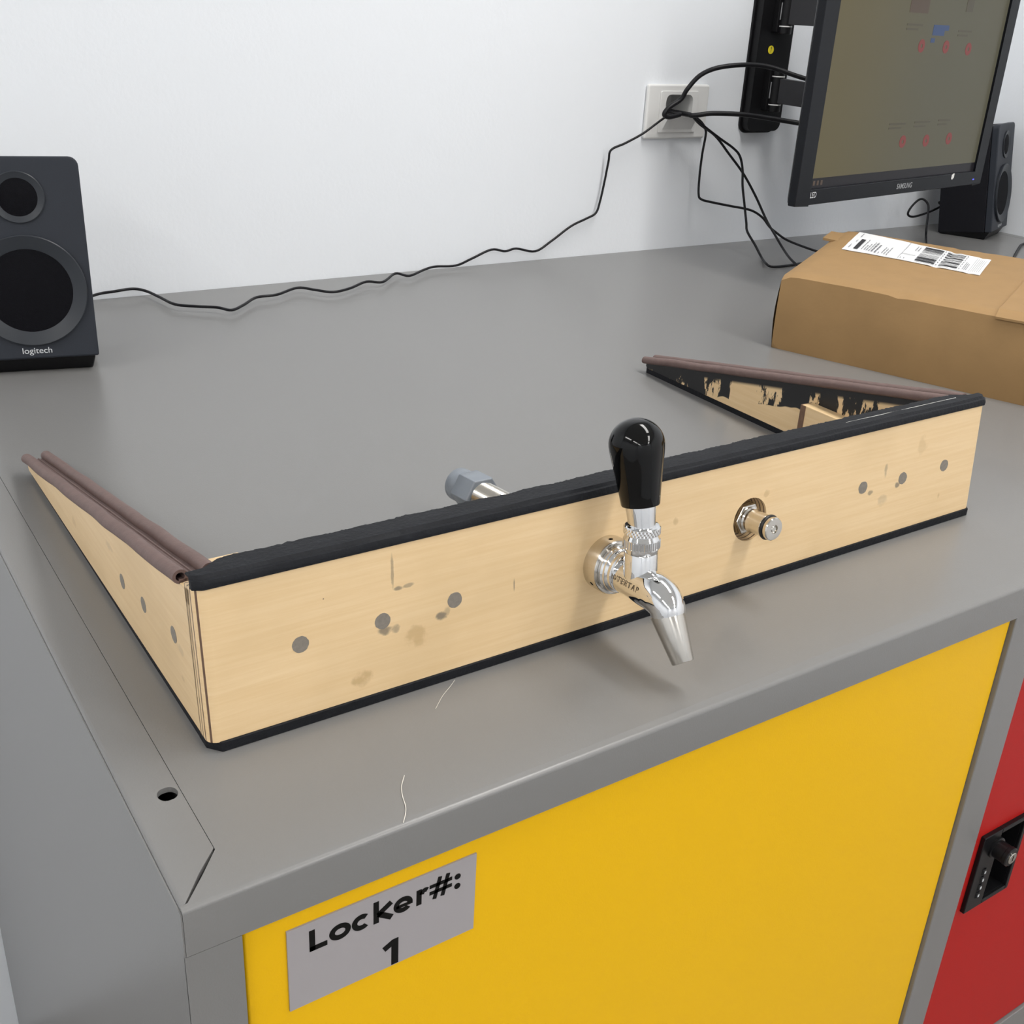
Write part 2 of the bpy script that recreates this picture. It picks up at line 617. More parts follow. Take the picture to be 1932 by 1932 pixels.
def bar(bm_, x0, z0, x1, z1, t):
    d = Vector((x1 - x0, z1 - z0)).normalized() * (t / 2)
    prism(bm_, [(x0 + d.y, z0 - d.x), (x1 + d.y, z1 - d.x), (x1 - d.y, z1 + d.x), (x0 - d.y, z0 + d.x)], 0.00340, 0.0037, 'Y')


def arc(bm_, cx, cz, rx, rz, t, a0, a1, n=28):
    o_, i_ = [], []
    for k in range(n + 1):
        a = math.radians(a0 + (a1 - a0) * k / n)
        o_.append((cx + rx * math.cos(a), cz + rz * math.sin(a)))
        i_.append((cx + (rx - t) * math.cos(a), cz + (rz - t) * math.sin(a)))
    for k in range(n):
        prism(bm_, [o_[k], o_[k + 1], i_[k + 1], i_[k]], 0.00340, 0.0037, 'Y')


def letter(ch, x, w_, z, cap, xh, t):
    b_ = bm_new()
    r_ = w_ / 2
    if ch == 'L':
        bar(b_, x + t / 2, z, x + t / 2, z + cap, t)
        bar(b_, x, z + t / 2, x + w_, z + t / 2, t)
    elif ch == 'o':
        arc(b_, x + r_, z + xh / 2, r_, xh / 2, t, 0, 360, 40)
    elif ch == 'c':
        arc(b_, x + r_, z + xh / 2, r_, xh / 2, t, 48, 312)
    elif ch == 'e':
        arc(b_, x + r_, z + xh / 2, r_, xh / 2, t, 0, 318, 36)
        bar(b_, x + t * 0.5, z + xh / 2 - t * 0.18, x + w_, z + xh / 2 - t * 0.18, t * 0.62)
    elif ch == 'k':
        bar(b_, x + t / 2, z, x + t / 2, z + cap * 1.06, t)
        bar(b_, x + t * 0.8, z + xh * 0.50, x + w_ - t * 0.55, z + xh, t * 1.05)
        bar(b_, x + t * 0.9, z + xh * 0.56, x + w_ - t * 0.45, z, t * 1.10)
    elif ch == 'r':
        bar(b_, x + t / 2, z, x + t / 2, z + xh, t)
        arc(b_, x + t + w_ * 0.30, z + xh - w_ * 0.62, w_ * 0.52, w_ * 0.62, t * 0.95, 55, 165)
    elif ch == '#':
        for f in (0.34, 0.70):
            bar(b_, x + w_ * (f - 0.12), z - 0.0003, x + w_ * (f + 0.12), z + cap, t * 0.78)
        for f in (0.33, 0.66):
            bar(b_, x, z + cap * f, x + w_, z + cap * f, t * 0.74)
    elif ch == ':':
        for f in (t * 0.6, xh - t * 0.6):
            arc(b_, x + w_ / 2, z + f, t * 0.62, t * 0.62, t * 0.61, 0, 360, 20)
    return obj('letter', b_, 'label_ink', dy)


for ch, f0, f1 in (('L', 0.0, 0.109), ('o', 0.122, 0.258), ('c', 0.264, 0.388), ('k', 0.404, 0.540), ('e', 0.536, 0.664), ('r', 0.690, 0.772), ('#', 0.780, 0.936), (':', 0.952, 1.0)):
    letter(ch, 0.0568 + 0.0818 * f0, 0.0818 * (f1 - f0), TZ - 0.0566, 0.0127, 0.0096, 0.00285)
bm = bm_new()
oz = TZ - 0.0884
ox = 0.0990
prism(bm, [(ox + 0.0006, oz), (ox + 0.0044, oz), (ox + 0.0044, oz + 0.0166), (ox + 0.0012, oz + 0.0166), (ox - 0.0044, oz + 0.0138), (ox - 0.0028, oz + 0.0107), (ox + 0.0006, oz + 0.0124)], 0.00340, 0.0037, 'Y')
obj('numeral', bm, 'label_ink', dy)

# recessed handle with lock on the red door
HX0, HX1, HZ0, HZ1 = 0.6400, 0.7015, TZ - 0.3275, TZ - 0.2465
hb = bm_new()
fw = 0.0045
box(hb, HX0, HX0 + 0.024, 0.0005, 0.0050, HZ0, HZ1)
box(hb, HX1 - fw, HX1, 0.0005, 0.0050, HZ0, HZ1)
box(hb, HX0 + 0.024, HX1 - fw, 0.0005, 0.0050, HZ0, HZ0 + fw)
box(hb, HX0 + 0.024, HX1 - fw, 0.0005, 0.0050, HZ1 - fw, HZ1)
obj('handle_frame', hb, 'black_plastic', dr, bevel=(0.0008, 2))
cb = bm_new()
box(cb, HX0 + 0.024, HX1 - fw, -0.001, 0.03, HZ0 + fw, HZ1 - fw)
cut(dr, cb)
cb = bm_new()
for a in ((HX0 + 0.0235, HX0 + 0.0245, 0.003, 0.0252, HZ0 + fw, HZ1 - fw), (HX1 - fw - 0.0005, HX1 - fw + 0.0005, 0.003, 0.0252, HZ0 + fw, HZ1 - fw),
          (HX0 + 0.0245, HX1 - fw - 0.0005, 0.003, 0.0252, HZ0 + fw - 0.0005, HZ0 + fw + 0.0005), (HX0 + 0.0245, HX1 - fw - 0.0005, 0.003, 0.0252, HZ1 - fw - 0.0005, HZ1 - fw + 0.0005),
          (HX0 + 0.0235, HX1 - fw + 0.0005, 0.0252, 0.0262, HZ0 + fw - 0.0005, HZ1 - fw + 0.0005)):
    box(cb, *a)
obj('handle_cup', cb, 'black_plastic', dr)
kb = bm_new()
km = basis((0.6600, 0.0030, TZ - 0.2635), (0, -1, 0))
lathe(kb, [(0.0098, 0), (0.0098, 0.004), (0.0082, 0.0045), (0.0082, 0.013), (0.0086, 0.0135), (0.0086, 0.0165), (0.0078, 0.0172), (0.0055, 0.0172)], km, 32)
obj('lock_knob', kb, 'black_plastic', dr, smooth_deg=35)
kb = bm_new()
lathe(kb, [(0.0052, 0.0168), (0.0052, 0.0180), (0.0048, 0.0183)], km, 28)
lc = obj('lock_cylinder', kb, 'satin', dr, smooth_deg=35)
kb = bm_new()
box(kb, -0.0008, 0.0008, -0.0028, 0.0028, 0.0172, 0.0190, km)
cut(lc, kb)
for k in range(4):
    wz = TZ - 0.2860 - k * 0.0085
    kb = bm_new()
    lathe(kb, [(0.0031, -0.003), (0.0034, -0.0026), (0.0034, 0.0026), (0.0031, 0.003)], basis((HX0 + 0.0125, 0.0026, wz), (0, 0, 1)), 20)
    dw = obj('code_dial', kb, 'black_plastic', dr, smooth_deg=35)
    obj('dial_mark', one_box(HX0 + 0.0115, HX0 + 0.0132, -0.0011, -0.0007, wz - 0.0013, wz + 0.0013), 'logo', dr)

# ------------------------------------------------------------------ collar (wedge frame) on the worktop
TILT = math.radians(4.9)
CO = Vector((0.0455, 0.0945, TZ))
CYAW = 0.0045
cl = empty('tap_collar', 'plywood wedge frame with black foam and brown weather strips lying on the worktop', 'wooden frame', CO, (0, 0, CYAW))
PL, PT, PZ0, PH = 0.6165, 0.0136, 0.0055, 0.0842
bpy.context.view_layer.update()
PM = Matrix.Translation(CO) @ Matrix.Rotation(CYAW, 4, 'Z') @ Matrix.Translation((0, 0, PZ0)) @ Matrix.Rotation(-TILT, 4, 'X')
PMI = PM.inverted()


def on_panel(u, v):
    n = (PM.to_3x3() @ Vector((0, 1, 0)))
    q = PMI @ on_plane(u, v, PM.translation, n)
    return q.x, q.z


GREY = (0.17, 0.145, 0.11)
TAN = (0.44, 0.285, 0.12)
spots = []
for (u, v, ra, rz, am, c) in (
        (728, 1190, .0050, .0030, .8, GREY), (745, 1186, .0030, .0030, .55, GREY), (832, 1163, .0040, .0028, .85, GREY), (843, 1152, .0022, .0030, .4, GREY),
        (785, 1200, .0075, .0070, .45, TAN), (683, 1280, .0060, .0050, .55, TAN), (740, 1078, .0010, .0115, .55, GREY), (752, 1110, .0036, .0014, .75, GREY),
        (770, 1104, .0040, .0012, .55, GREY), (1642, 930, .0030, .0020, .6, GREY), (1693, 914, .0026, .0028, .8, GREY), (1672, 887, .0020, .0055, .5, GREY),
        (1664, 945, .0060, .0045, .25, GREY), (1770, 935, .0016, .0024, .4, TAN), (1275, 985, .0022, .0030, .45, TAN), 
        (970, 1105, .0005, .0045, .7, GREY),
        (610, 1130, .0005, .0005, .9, (0.05, .03, .02)), (1447, 930, .0030, .0030, .4, TAN), (1740, 840, .006, .008, .25, TAN)):
    a, z = on_panel(u, v)
    spots.append((a, z, ra, rz, am, c))
M['ply_front'] = plywood('birch_plywood_front', 'Y', spots)

pb = bm_new()
vv = box(pb, 0, PL, 0, PT, 0, PH)
ve = [e for e in pb.edges if abs(e.verts[0].co.z - e.verts[1].co.z) > 0.01 and e.verts[0].co.y < 0.001]
bmesh.ops.bevel(pb, geom=ve, offset=0.0065, segments=7, profile=0.5, affect='EDGES')
fp = obj('front_panel', pb, M['ply_front'], cl, (0, 0, PZ0), (-TILT, 0, 0), smooth_deg=30)
hx, hz = on_panel(1415, 980)
tx, tzz = on_panel(1143, 1060)
hb = bm_new()
lathe(hb, [(0.0150, -0.01), (0.0150, 0.03)], basis((hx, 0, hz), (0, 1, 0)), 48)
lathe(hb, [(0.0112, -0.01), (0.0112, 0.03)], basis((tx, 0, tzz), (0, 1, 0)), 32)
cut(fp, hb)
for pl in fp.data.polygons:
    pl.use_smooth = True
fp.data.set_sharp_from_angle(angle=math.radians(30))
# putty-filled screw holes of the front
for k, (u, v) in enumerate(((567, 1216), (722, 1172), (858, 1132), (1628, 920), (1703, 902), (1781, 878))):
    a, z = on_panel(u, v)
    sb = bm_new()
    lathe(sb, [(0.0047, 0.0), (0.0046, 0.0007)], basis((a, 0.0005, z), (0, -1, 0)), 24,
          ridge=lambda kk, i, k=k: 1 + 0.07 * noise.noise((i * 0.7, k * 3.1, 0)))
    obj('screw_plug', sb, 'putty', fp)

# side wedges
WT = 0.015
WY0, WY1 = 0.0140, 0.398
SL = 0.2


def wing_top(y):
    return 0.0108 + (0.396 - y) * SL


wing_poly = [(WY0, 0.0055), (WY1 - 0.002, 0.0055), (WY1, 0.0075), (WY1, wing_top(WY1)), (WY0, wing_top(WY0))]


def inner_paint(N, L, tc, sp, c):
    mp = N.new('ShaderNodeMapping')
    mp.inputs['Scale'].default_value = (60, 90, 30)
    L.new(tc.outputs['Object'], mp.inputs['Vector'])
    n = N.new('ShaderNodeTexNoise')
    n.inputs['Scale'].default_value = 1.0
    n.inputs['Detail'].default_value = 8
    n.inputs['Roughness'].default_value = 0.72
    L.new(mp.outputs[0], n.inputs['Vector'])
    mp2 = N.new('ShaderNodeMapping')
    mp2.inputs['Scale'].default_value = (20, 34, 8)
    L.new(tc.outputs['Object'], mp2.inputs['Vector'])
    n2 = N.new('ShaderNodeTexNoise')
    n2.inputs['Scale'].default_value = 1.0
    n2.inputs['Detail'].default_value = 2
    L.new(mp2.outputs[0], n2.inputs['Vector'])
    # distance below the sloping top edge
    top = math_node(N, L, 'SUBTRACT', 0.0108 + 0.396 * SL, math_node(N, L, 'MULTIPLY', sp.outputs['Y'], SL))
    dd = math_node(N, L, 'SUBTRACT', top, sp.outputs['Z'])
    e = math_node(N, L, 'ADD', dd, math_node(N, L, 'MULTIPLY', math_node(N, L, 'SUBTRACT', n2.outputs['Fac'], 0.5), 0.010))
    inband = smooth(N, L, e, 0.0245, 0.0235)
    blotch = smooth(N, L, math_node(N, L, 'ADD', n.outputs['Fac'], math_node(N, L, 'MULTIPLY', math_node(N, L, 'SUBTRACT', n2.outputs['Fac'], 0.5), 1.1)), 0.455, 0.475)
    edge_ = smooth(N, L, dd, 0.009, 0.005)
    k = math_node(N, L, 'MULTIPLY', inband, math_node(N, L, 'MAXIMUM', blotch, edge_))
    return mix(N, L, k, c, (0.006, 0.006, 0.007))


wing_spots = []
WM = Matrix.Translation(CO) @ Matrix.Rotation(CYAW, 4, 'Z')
WMI = WM.inverted()
wn = WM.to_3x3() @ Vector((1, 0, 0))


def on_wing(u, v):
    q = WMI @ on_plane(u, v, CO, wn)
    return q.y, q.z


for (u, v, ra, rz, am, c) in ((365, 1236, .0035, .0025, .55, GREY), (340, 1225, .006, .003, .2, GREY), (345, 1280, .003, .002, .3, TAN), (140, 985, .006, .004, .25, TAN), (205, 1030, .008, .003, .2, GREY)):
    a, z = on_wing(u, v)
    wing_spots.append((a, z, ra, rz, am, c))
M['ply_side'] = plywood('birch_plywood_side', 'X', wing_spots)
M['ply_block'] = plywood('birch_block', 'X', lines=False)
M['ply_inner'] = plywood('birch_plywood_painted', 'X', paint=inner_paint, lines=False)
wb = bm_new()
prism(wb, wing_poly, 0.0, WT, 'X')
wl = obj('side_panel', wb, M['ply_side'], cl)
for k, (u, v) in enumerate(((231, 1097), (271, 1141), (328, 1197))):
    y, z = on_wing(u, v)
    sb = bm_new()
    lathe(sb, [(0.0047, 0.0), (0.0046, 0.0007)], basis((0.0005, y, z), (-1, 0, 0)), 24,
          ridge=lambda kk, i, k=k: 1 + 0.07 * noise.noise((i * 0.7, k * 3.1, 9)))
    obj('screw_plug', sb, 'putty', wl)
# right wedge: its inner face carries rough black paint, it stands slightly splayed
SPL = -math.radians(2.4)
wb = bm_new()
prism(wb, [(y - WY0, z) for y, z in wing_poly], -WT, 0.0, 'X')
for v in wb.verts:
    v.co.y += WY0
wr = obj('side_panel', wb, M['ply_inner'], cl)
RW = Matrix.Translation((PL, WY0, 0)) @ Matrix.Rotation(SPL, 4, 'Z') @ Matrix.Translation((0, -WY0, 0))
wr.location = RW.to_translation()
wr.rotation_euler = (0, 0, SPL)


def weather_strip(name, x_off, m, seed):
    """two hollow rubber tubes joined by a ribbed web, following the sloping edge"""
    bm = bm_new()
    n = 40
    ya, yb = 0.0270, WY1 + 0.004
    R_, r_ = 0.0039, 0.0023
    seg = 18
    for cx in (x_off + 0.0004, x_off + 0.0148):
        rings = []
        for i in range(n + 1):
            y = ya + (yb - ya) * i / n
            wz = 0.0006 * noise.noise((y * 30, cx * 90, seed))
            wx = 0.0007 * noise.noise((y * 22, cx * 90, seed + 5))
            c = Vector((cx + wx, y, wing_top(y) + 0.0034 + wz))
            ring_o, ring_i = [], []
            for k in range(seg):
                a = 2 * math.pi * k / seg
                dirv = Vector((math.cos(a), 0, math.sin(a)))
                ring_o.append(bm.verts.new(m @ (c + dirv * R_)))
                ring_i.append(bm.verts.new(m @ (c + dirv * r_)))
            rings.append((ring_o, ring_i))
        for (ao, ai), (bo, bi) in zip(rings, rings[1:]):
            for k in range(seg):
                j = (k + 1) % seg
                bm.faces.new((ao[k], ao[j], bo[j], bo[k]))
                bm.faces.new((ai[k], bi[k], bi[j], ai[j]))
        for (ro, ri) in (rings[0], rings[-1]):
            for k in range(seg):
                j = (k + 1) % seg
                bm.faces.new((ro[k], ri[k], ri[j], ro[j]))
    # web with three fine ribs
    prev = None
    prof = [(-0.0002, 0.0), (-0.0002, 0.0024), (0.0052, 0.0024), (0.0056, 0.0031), (0.0062, 0.0031), (0.0066, 0.0024), (0.0078, 0.0024), (0.0082, 0.0031), (0.0088, 0.0031), (0.0092, 0.0024), (0.0150, 0.0024), (0.0150, 0.0)]
    for i in range(n + 1):
        y = ya + (yb - 0.003 - ya) * i / n
        ring = [bm.verts.new(m @ Vector((x_off + px, y, wing_top(y) - 0.0004 + pz))) for px, pz in prof]
        if prev:
            for k in range(len(ring)):
                j = (k + 1) % len(ring)
                bm.faces.new((prev[k], prev[j], ring[j], ring[k]))
        else:
            bm.faces.new(ring)
        prev = ring
    bm.faces.new(prev[::-1])
    return obj('weather_strip', bm, 'brown', cl, smooth_deg=50)


weather_strip('weather_strip', 0.0, Matrix.Identity(4), 1)
weather_strip('weather_strip', -WT, RW, 4)


def foam_strip(name, x0, x1, z0, prof, jag, m, parent):
    """black foam strip along X with a torn back edge; prof = [(y, z)...]"""
    bm = bm_new()
    n = 620
    prev = None
    for i in range(n + 1):
        x = x0 + (x1 - x0) * i / n
        end = min(1.0, (x - x0) / 0.006 + 0.25, (x1 - x) / 0.006 + 0.25)
        ring = []
        for k, (y, z) in enumerate(prof):
            jy = 0
            if k in jag:
                jy = 0.0012 * noise.noise((x * 60, 1.7, 0)) + 0.0010 * noise.noise((x * 330, 4.7, 0)) + 0.0016 * max(0, noise.noise((x * 700, 8.7, 0)))
                lim = min(x - x0, x1 - x) * 0.75 + 0.005
                if y + jy > lim:
                    jy = lim - y
            wz = 0.0004 * noise.noise((x * 45, k * 0.4, 3)) if z > 0.002 else 0
            ring.append(bm.verts.new(m @ Vector((x, y * (1 if end >= 1 or y > 0 else 1) + jy + (1 - end) * 0.004 * (1 if y < 0.004 else 0), z0 + z + wz))))
        if prev:
            for k in range(len(ring)):
                j = (k + 1) % len(ring)
                bm.faces.new((prev[k], prev[j], ring[j], ring[k]))
        else:
            bm.faces.new(ring)
        prev = ring
    bm.faces.new(prev[::-1])
    return obj(name, bm, 'foam', parent, smooth_deg=40)


PLOC = Matrix.Translation((0, 0, PZ0)) @ Matrix.Rotation(-TILT, 4, 'X')
foam_strip('foam_gasket', 0.0, PL + 0.001, PH, [(-0.0010, -0.0002), (-0.0014, 0.0020), (-0.0006, 0.0042), (0.0012, 0.0046), (0.0024, 0.0064), (0.0090, 0.0068), (0.0098, 0.0054), (0.0112, 0.0054), (0.0200, 0.0058), (0.0205, 0.0030), (0.0180, -0.0002)], (8, 9, 10), PLOC, cl)
# bottom foam under the panel and the wedges
bm = bm_new()
prism(bm, [(0.003, 0.0025), (0.006, -0.0012), (PL - 0.004, -0.0012), (PL, 0.003), (PL, 0.0165), (0.0, 0.0165), (0.0, 0.006)], 0.0, PZ0 + 0.0004, 'Z')
obj('foam_gasket', bm, 'foam', cl, bevel=(0.0006, 2))
bm = bm_new()
prism(bm, [(0.0004, 0.0168), (WT, 0.0168), (WT, WY1), (0.002, WY1)], 0.0, 0.0056, 'Z')
obj('foam_gasket', bm, 'foam', cl)
bm = bm_new()
prism(bm, [(-WT - 0.0006, 0.0168), (0, 0.0168), (0, WY1 - 0.002), (-WT + 0.001, WY1)], 0.0, 0.0062, 'Z', RW)
obj('foam_gasket', bm, 'foam', cl)
# glued blocks in the inner corners
bm = bm_new()
prism(bm, [(WT, 0.0170), (0.046, 0.0170), (0.046, 0.072), (WT, 0.072)], 0.0062, 0.0705, 'Z')
obj('corner_block', bm, M['ply_block'], cl, bevel=(0.0008, 2))
bm = bm_new()
prism(bm, [(-WT - 0.013, 0.0170), (-WT, 0.0170), (-WT, 0.163), (-WT - 0.013, 0.163)], 0.0066, 0.0425, 'Z', RW)
cbk = obj('corner_block', bm, M['ply_block'], cl, bevel=(0.0008, 2))
bm = bm_new()
prism(bm, [(-WT - 0.0125, 0.1628), (-WT - 0.0002, 0.1628), (-WT - 0.0002, 0.1645), (-WT - 0.0125, 0.1645)], 0.0068, 0.0420, 'Z', RW)
prism(bm, [(-WT - 0.0134, 0.1585), (-WT - 0.0128, 0.1585), (-WT - 0.0125, 0.1643), (-WT - 0.0134, 0.1643)], 0.0068, 0.0420, 'Z', RW)
obj('end_grain', bm, 'end_grain', cbk)
# bead of glue along the foam
bm = bm_new()
gp = []
for i in range(60):
    x = PL * (0.76 + 0.20 * i / 59)
    gp.append(PLOC @ Vector((x, 0.0103 + 0.0003 * noise.noise((x * 200, 0, 0)), PH + 0.0061)))
tube(bm, gp, [0.00035 + 0.0003 * max(0, noise.noise((i * 0.6, 2, 2))) for i in range(60)], 6)
obj('glue_bead', bm, 'glue', cl)

# ------------------------------------------------------------------ beer tap
TXW = (PM @ Vector((tx, 0, tzz))).x
NV = (PM.to_3x3() @ Vector((0, -1, 0))).normalized()      # out of the panel
TV = (PM.to_3x3() @ Vector((0, 0, 1))).normalized()       # up along the panel
TO = PM @ Vector((tx, 0, tzz))
tap = empty('beer_tap', 'chrome beer tap with a black knob handle mounted on the plywood frame', 'beer tap', TO)


def tp(y, z, dx=0.0):
    """point in the upright plane of the tap, from world y and height over the worktop, relative to the tap"""
    return Vector((TXW + dx, y, TZ + z)) - TO


def tpart(name, bm, m, deg=35, parent=None):
    return obj(name, bm, m, parent or tap, smooth_deg=deg)


FM = basis((0, 0, 0), NV)
bm = bm_new()
lathe(bm, [(0.0172, 0.0), (0.0172, 0.0098), (0.0166, 0.0108), (0.0120, 0.0108)], FM, 64)
fl = tpart('flange', bm, 'nickel')
hb = bm_new()
dirs = [FM.to_3x3() @ Vector((math.cos(math.radians(a)), math.sin(math.radians(a)), 0)) for a in (95, 210, 330)]
for d in dirs:
    lathe(hb, [(0.0014, 0.0), (0.0014, 0.008)], basis(d * 0.0128 + NV * 0.0058, d), 16)
cut(fl, hb)
for pl in fl.data.polygons:
    pl.use_smooth = True
fl.data.set_sharp_from_angle(angle=math.radians(35))
for d in dirs:
    bm = bm_new()
    lathe(bm, [(0.0014, 0.0), (0.0014, 0.0018), (0.0006, 0.0018), (0.0006, 0.0008)], basis(d * 0.0127 + NV * 0.0058, d), 16)
    obj('set_screw', bm, 'matte_black', fl)
bm = bm_new()
lathe(bm, [(0.0135, 0.0100), (0.0150, 0.0112), (0.0152, 0.0135), (0.0142, 0.0146), (0.0142, 0.0152), (0.0137, 0.0165), (0.0128, 0.0172), (0.0126, 0.0190), (0.0115, 0.0196), (0.0100, 0.0196)], FM, 64)
tpart('coupling_ring', bm, 'chrome')
# body: straight barrel, elbow
path = [tp(0.0865, 0.0452), tp(0.0780, 0.0459), tp(0.0690, 0.0465), tp(0.0600, 0.0470), tp(0.0535, 0.0475), tp(0.0472, 0.0464), tp(0.0428, 0.0434), tp(0.0405, 0.0392)]
rads = [0.0108, 0.0108, 0.0110, 0.0113, 0.0115, 0.0112, 0.0106, 0.0099]
sm = catmull(path, 6)
rr = []
for i in range(len(rads) - 1):
    for k in range(6):
        rr.append(rads[i] + (rads[i + 1] - rads[i]) * k / 6)
rr.append(rads[-1])
bm = bm_new()
tube(bm, sm, rr, 48)
body = tpart('tap_body', bm, 'chrome', 50)
# upright neck
NA, NB = Vector(tp(0.0672, 0.0480)), Vector(tp(0.0706, 0.0841))
nd = (NB - NA).normalized()
NM = basis(NA, nd)
bm = bm_new()
lathe(bm, [(0.0100, 0.0), (0.0098, 0.0182), (0.0095, 0.0188), (0.0099, 0.0194), (0.0101, 0.0218), (0.0085, 0.0220)], NM, 48)
tpart('neck', bm, 'chrome')
bm = bm_new()
lathe(bm, [(0.0095, 0.0214), (0.0106, 0.0218), (0.0106, 0.0222), (0.0109, 0.0223), (0.0109, 0.0268), (0.0106, 0.0269), (0.0106, 0.0273), (0.0092, 0.0298), (0.0080, 0.0300)], NM, 144,
      ridge=lambda k, i: (1.0 if i % 4 < 2 else 0.955) if k in (3, 4) else 1.0)
tpart('grooved_collar', bm, 'chrome', 25)
bm = bm_new()
lathe(bm, [(0.0085, 0.0297), (0.0100, 0.0299), (0.0104, 0.0303), (0.0107, 0.0306), (0.0107, 0.0318), (0.0107, 0.0330), (0.0107, 0.0342), (0.0104, 0.0345), (0.0098, 0.0349), (0.0085, 0.0350)], NM, 160,
      ridge=lambda k, i: (1.0 if (i + 2 * k) % 5 < 3 else 0.965) if k in (3, 4, 5, 6) else 1.0)
tpart('knurled_ring', bm, 'chrome', 20)
# handle leans back a little more than the neck
HA = Vector(tp(0.0705, 0.0815))
hd = (Vector(tp(0.0857, 0.1405)) - HA).normalized()
HM = basis(HA, hd)
hnd_b = bm_new()
lathe(hnd_b, [(0.0060, -0.002), (0.0078, 0.0), (0.0081, 0.004), (0.0089, 0.0124), (0.0089, 0.0131)], HM, 48)
tpart('ferrule', hnd_b, 'chrome')
bm = bm_new()
prof = [(0.0100, 0.0127), (0.0109, 0.0130), (0.0112, 0.0136), (0.0120, 0.0200), (0.0132, 0.0290), (0.0147, 0.0380), (0.0156, 0.0440)]
for k in range(13):
    a = math.radians(7.2 * k)
    prof.append((0.0159 * math.cos(a) + 0.00001, 0.0478 + 0.0149 * math.sin(a)))
prof.append((0.0003, 0.0627))
lathe(bm, prof, HM, 64)
tpart('handle_knob', bm, 'lacquer', 40)
# spout
SA, SB = Vector(tp(0.0428, 0.0408)), Vector(tp(0.0241, 0.0165))
SM = basis(SA, SB - SA)
Ls = (SB - SA).length
bm = bm_new()
lathe(bm, [(0.0080, 0.0012), (0.0099, 0.0018), (0.0098, 0.0028), (0.0065, Ls - 0.0004), (0.0062, Ls), (0.0054, Ls), (0.0054, Ls - 0.012)], SM, 64)
tpart('spout', bm, 'satin')
# lettering rolled onto the barrel
me = fit_text('INTERTAP', 0.0255, 0.0036, offset=0.004, spacing=1.3)
ra = 0.01135
bc = Vector(tp(0.0684, 0.0474))
for v in me.vertices:
    a = (v.co.y + 0.0018) / ra
    v.co = Vector((-ra * math.cos(a), -v.co.x, ra * math.sin(a) + (-v.co.x) * -0.075)) + bc
obj('lettering', me, 'etch', body)
# shank through the panel, with grey hex nut behind
sh = -NV
bm = bm_new()
n = 120
prev = None
SHM = basis(sh * (-0.002), sh)
tr = []
for i in range(150):
    tr.append((0.0108 if i % 2 else 0.0098, 0.0165 + i * 0.00105))
lathe(bm, [(0.0098, 0.004), (0.0098, 0.0165)] + tr, SHM, 28)
tpart('threaded_shank', bm, 'satin', 60)
GL = 0.1390
bm = bm_new()
lathe(bm, [(0.0112, GL), (0.0142, GL), (0.0150, GL + 0.0015), (0.0150, GL + 0.0200), (0.0140, GL + 0.0215), (0.0115, GL + 0.0215)], SHM, 6)
obj('hex_nut', bm, 'grey_nut', tap, bevel=(0.0008, 2))
bm = bm_new()
lathe(bm, [(0.0090, GL + 0.021), (0.0118, GL + 0.0213), (0.0122, GL + 0.0225), (0.0122, GL + 0.0330), (0.0112, GL + 0.0345), (0.0070, GL + 0.0345), (0.0070, GL + 0.028)], SHM, 36)
tpart('nut_collar', bm, 'grey_nut')

# ------------------------------------------------------------------ gas post in its round hole
PO = PM @ Vector((hx, 0, hz))
post = empty('ball_lock_post', 'stainless ball lock post sticking out of a round hole in plywood', 'keg post', PO)
QM = basis((0, 0, 0), NV)
bm = bm_new()
lathe(bm, [(0.0149, -0.0134), (0.0149, -0.0125), (0.0065, -0.0123)], QM, 40)
obj('washer', bm, 'nickel', post, smooth_deg=30)
bm = bm_new()
lathe(bm, [(0.0116, -0.0124), (0.0116, -0.0025), (0.0108, -0.0010), (0.0070, -0.0010)], QM, 6)
obj('hex_base', bm, 'nickel', post, bevel=(0.0006, 2))
bm = bm_new()
lathe(bm, [(0.0084, -0.0020), (0.0088, -0.0008), (0.0088, 0.0006), (0.0078, 0.0016), (0.0078, 0.0026), (0.0082, 0.0036), (0.0078, 0.0050), (0.0076, 0.0062), (0.0076, 0.0150), (0.0072, 0.0156), (0.0070, 0.0180), (0.0076, 0.0182), (0.0078, 0.0188), (0.0078, 0.0208), (0.0072, 0.0215), (0.0031, 0.0216), (0.0030, 0.0206), (0.0002, 0.0206)], QM, 48)
obj('post_body', bm, 'nickel', post, smooth_deg=30)
bm = bm_new()
for i in range(40):
    pass
tube(bm, [QM @ Vector((0.0074 * math.cos(2 * math.pi * i / 40), 0.0074 * math.sin(2 * math.pi * i / 40), 0.0168)) for i in range(41)], 0.00125, 12, cap=False)
obj('o_ring', bm, 'rubber', post, smooth_deg=60)
bm = bm_new()
lathe(bm, [(0.0022, 0.0204), (0.0022, 0.0210), (0.0017, 0.0214)], QM, 24)
obj('poppet', bm, 'nickel', post, smooth_deg=30)


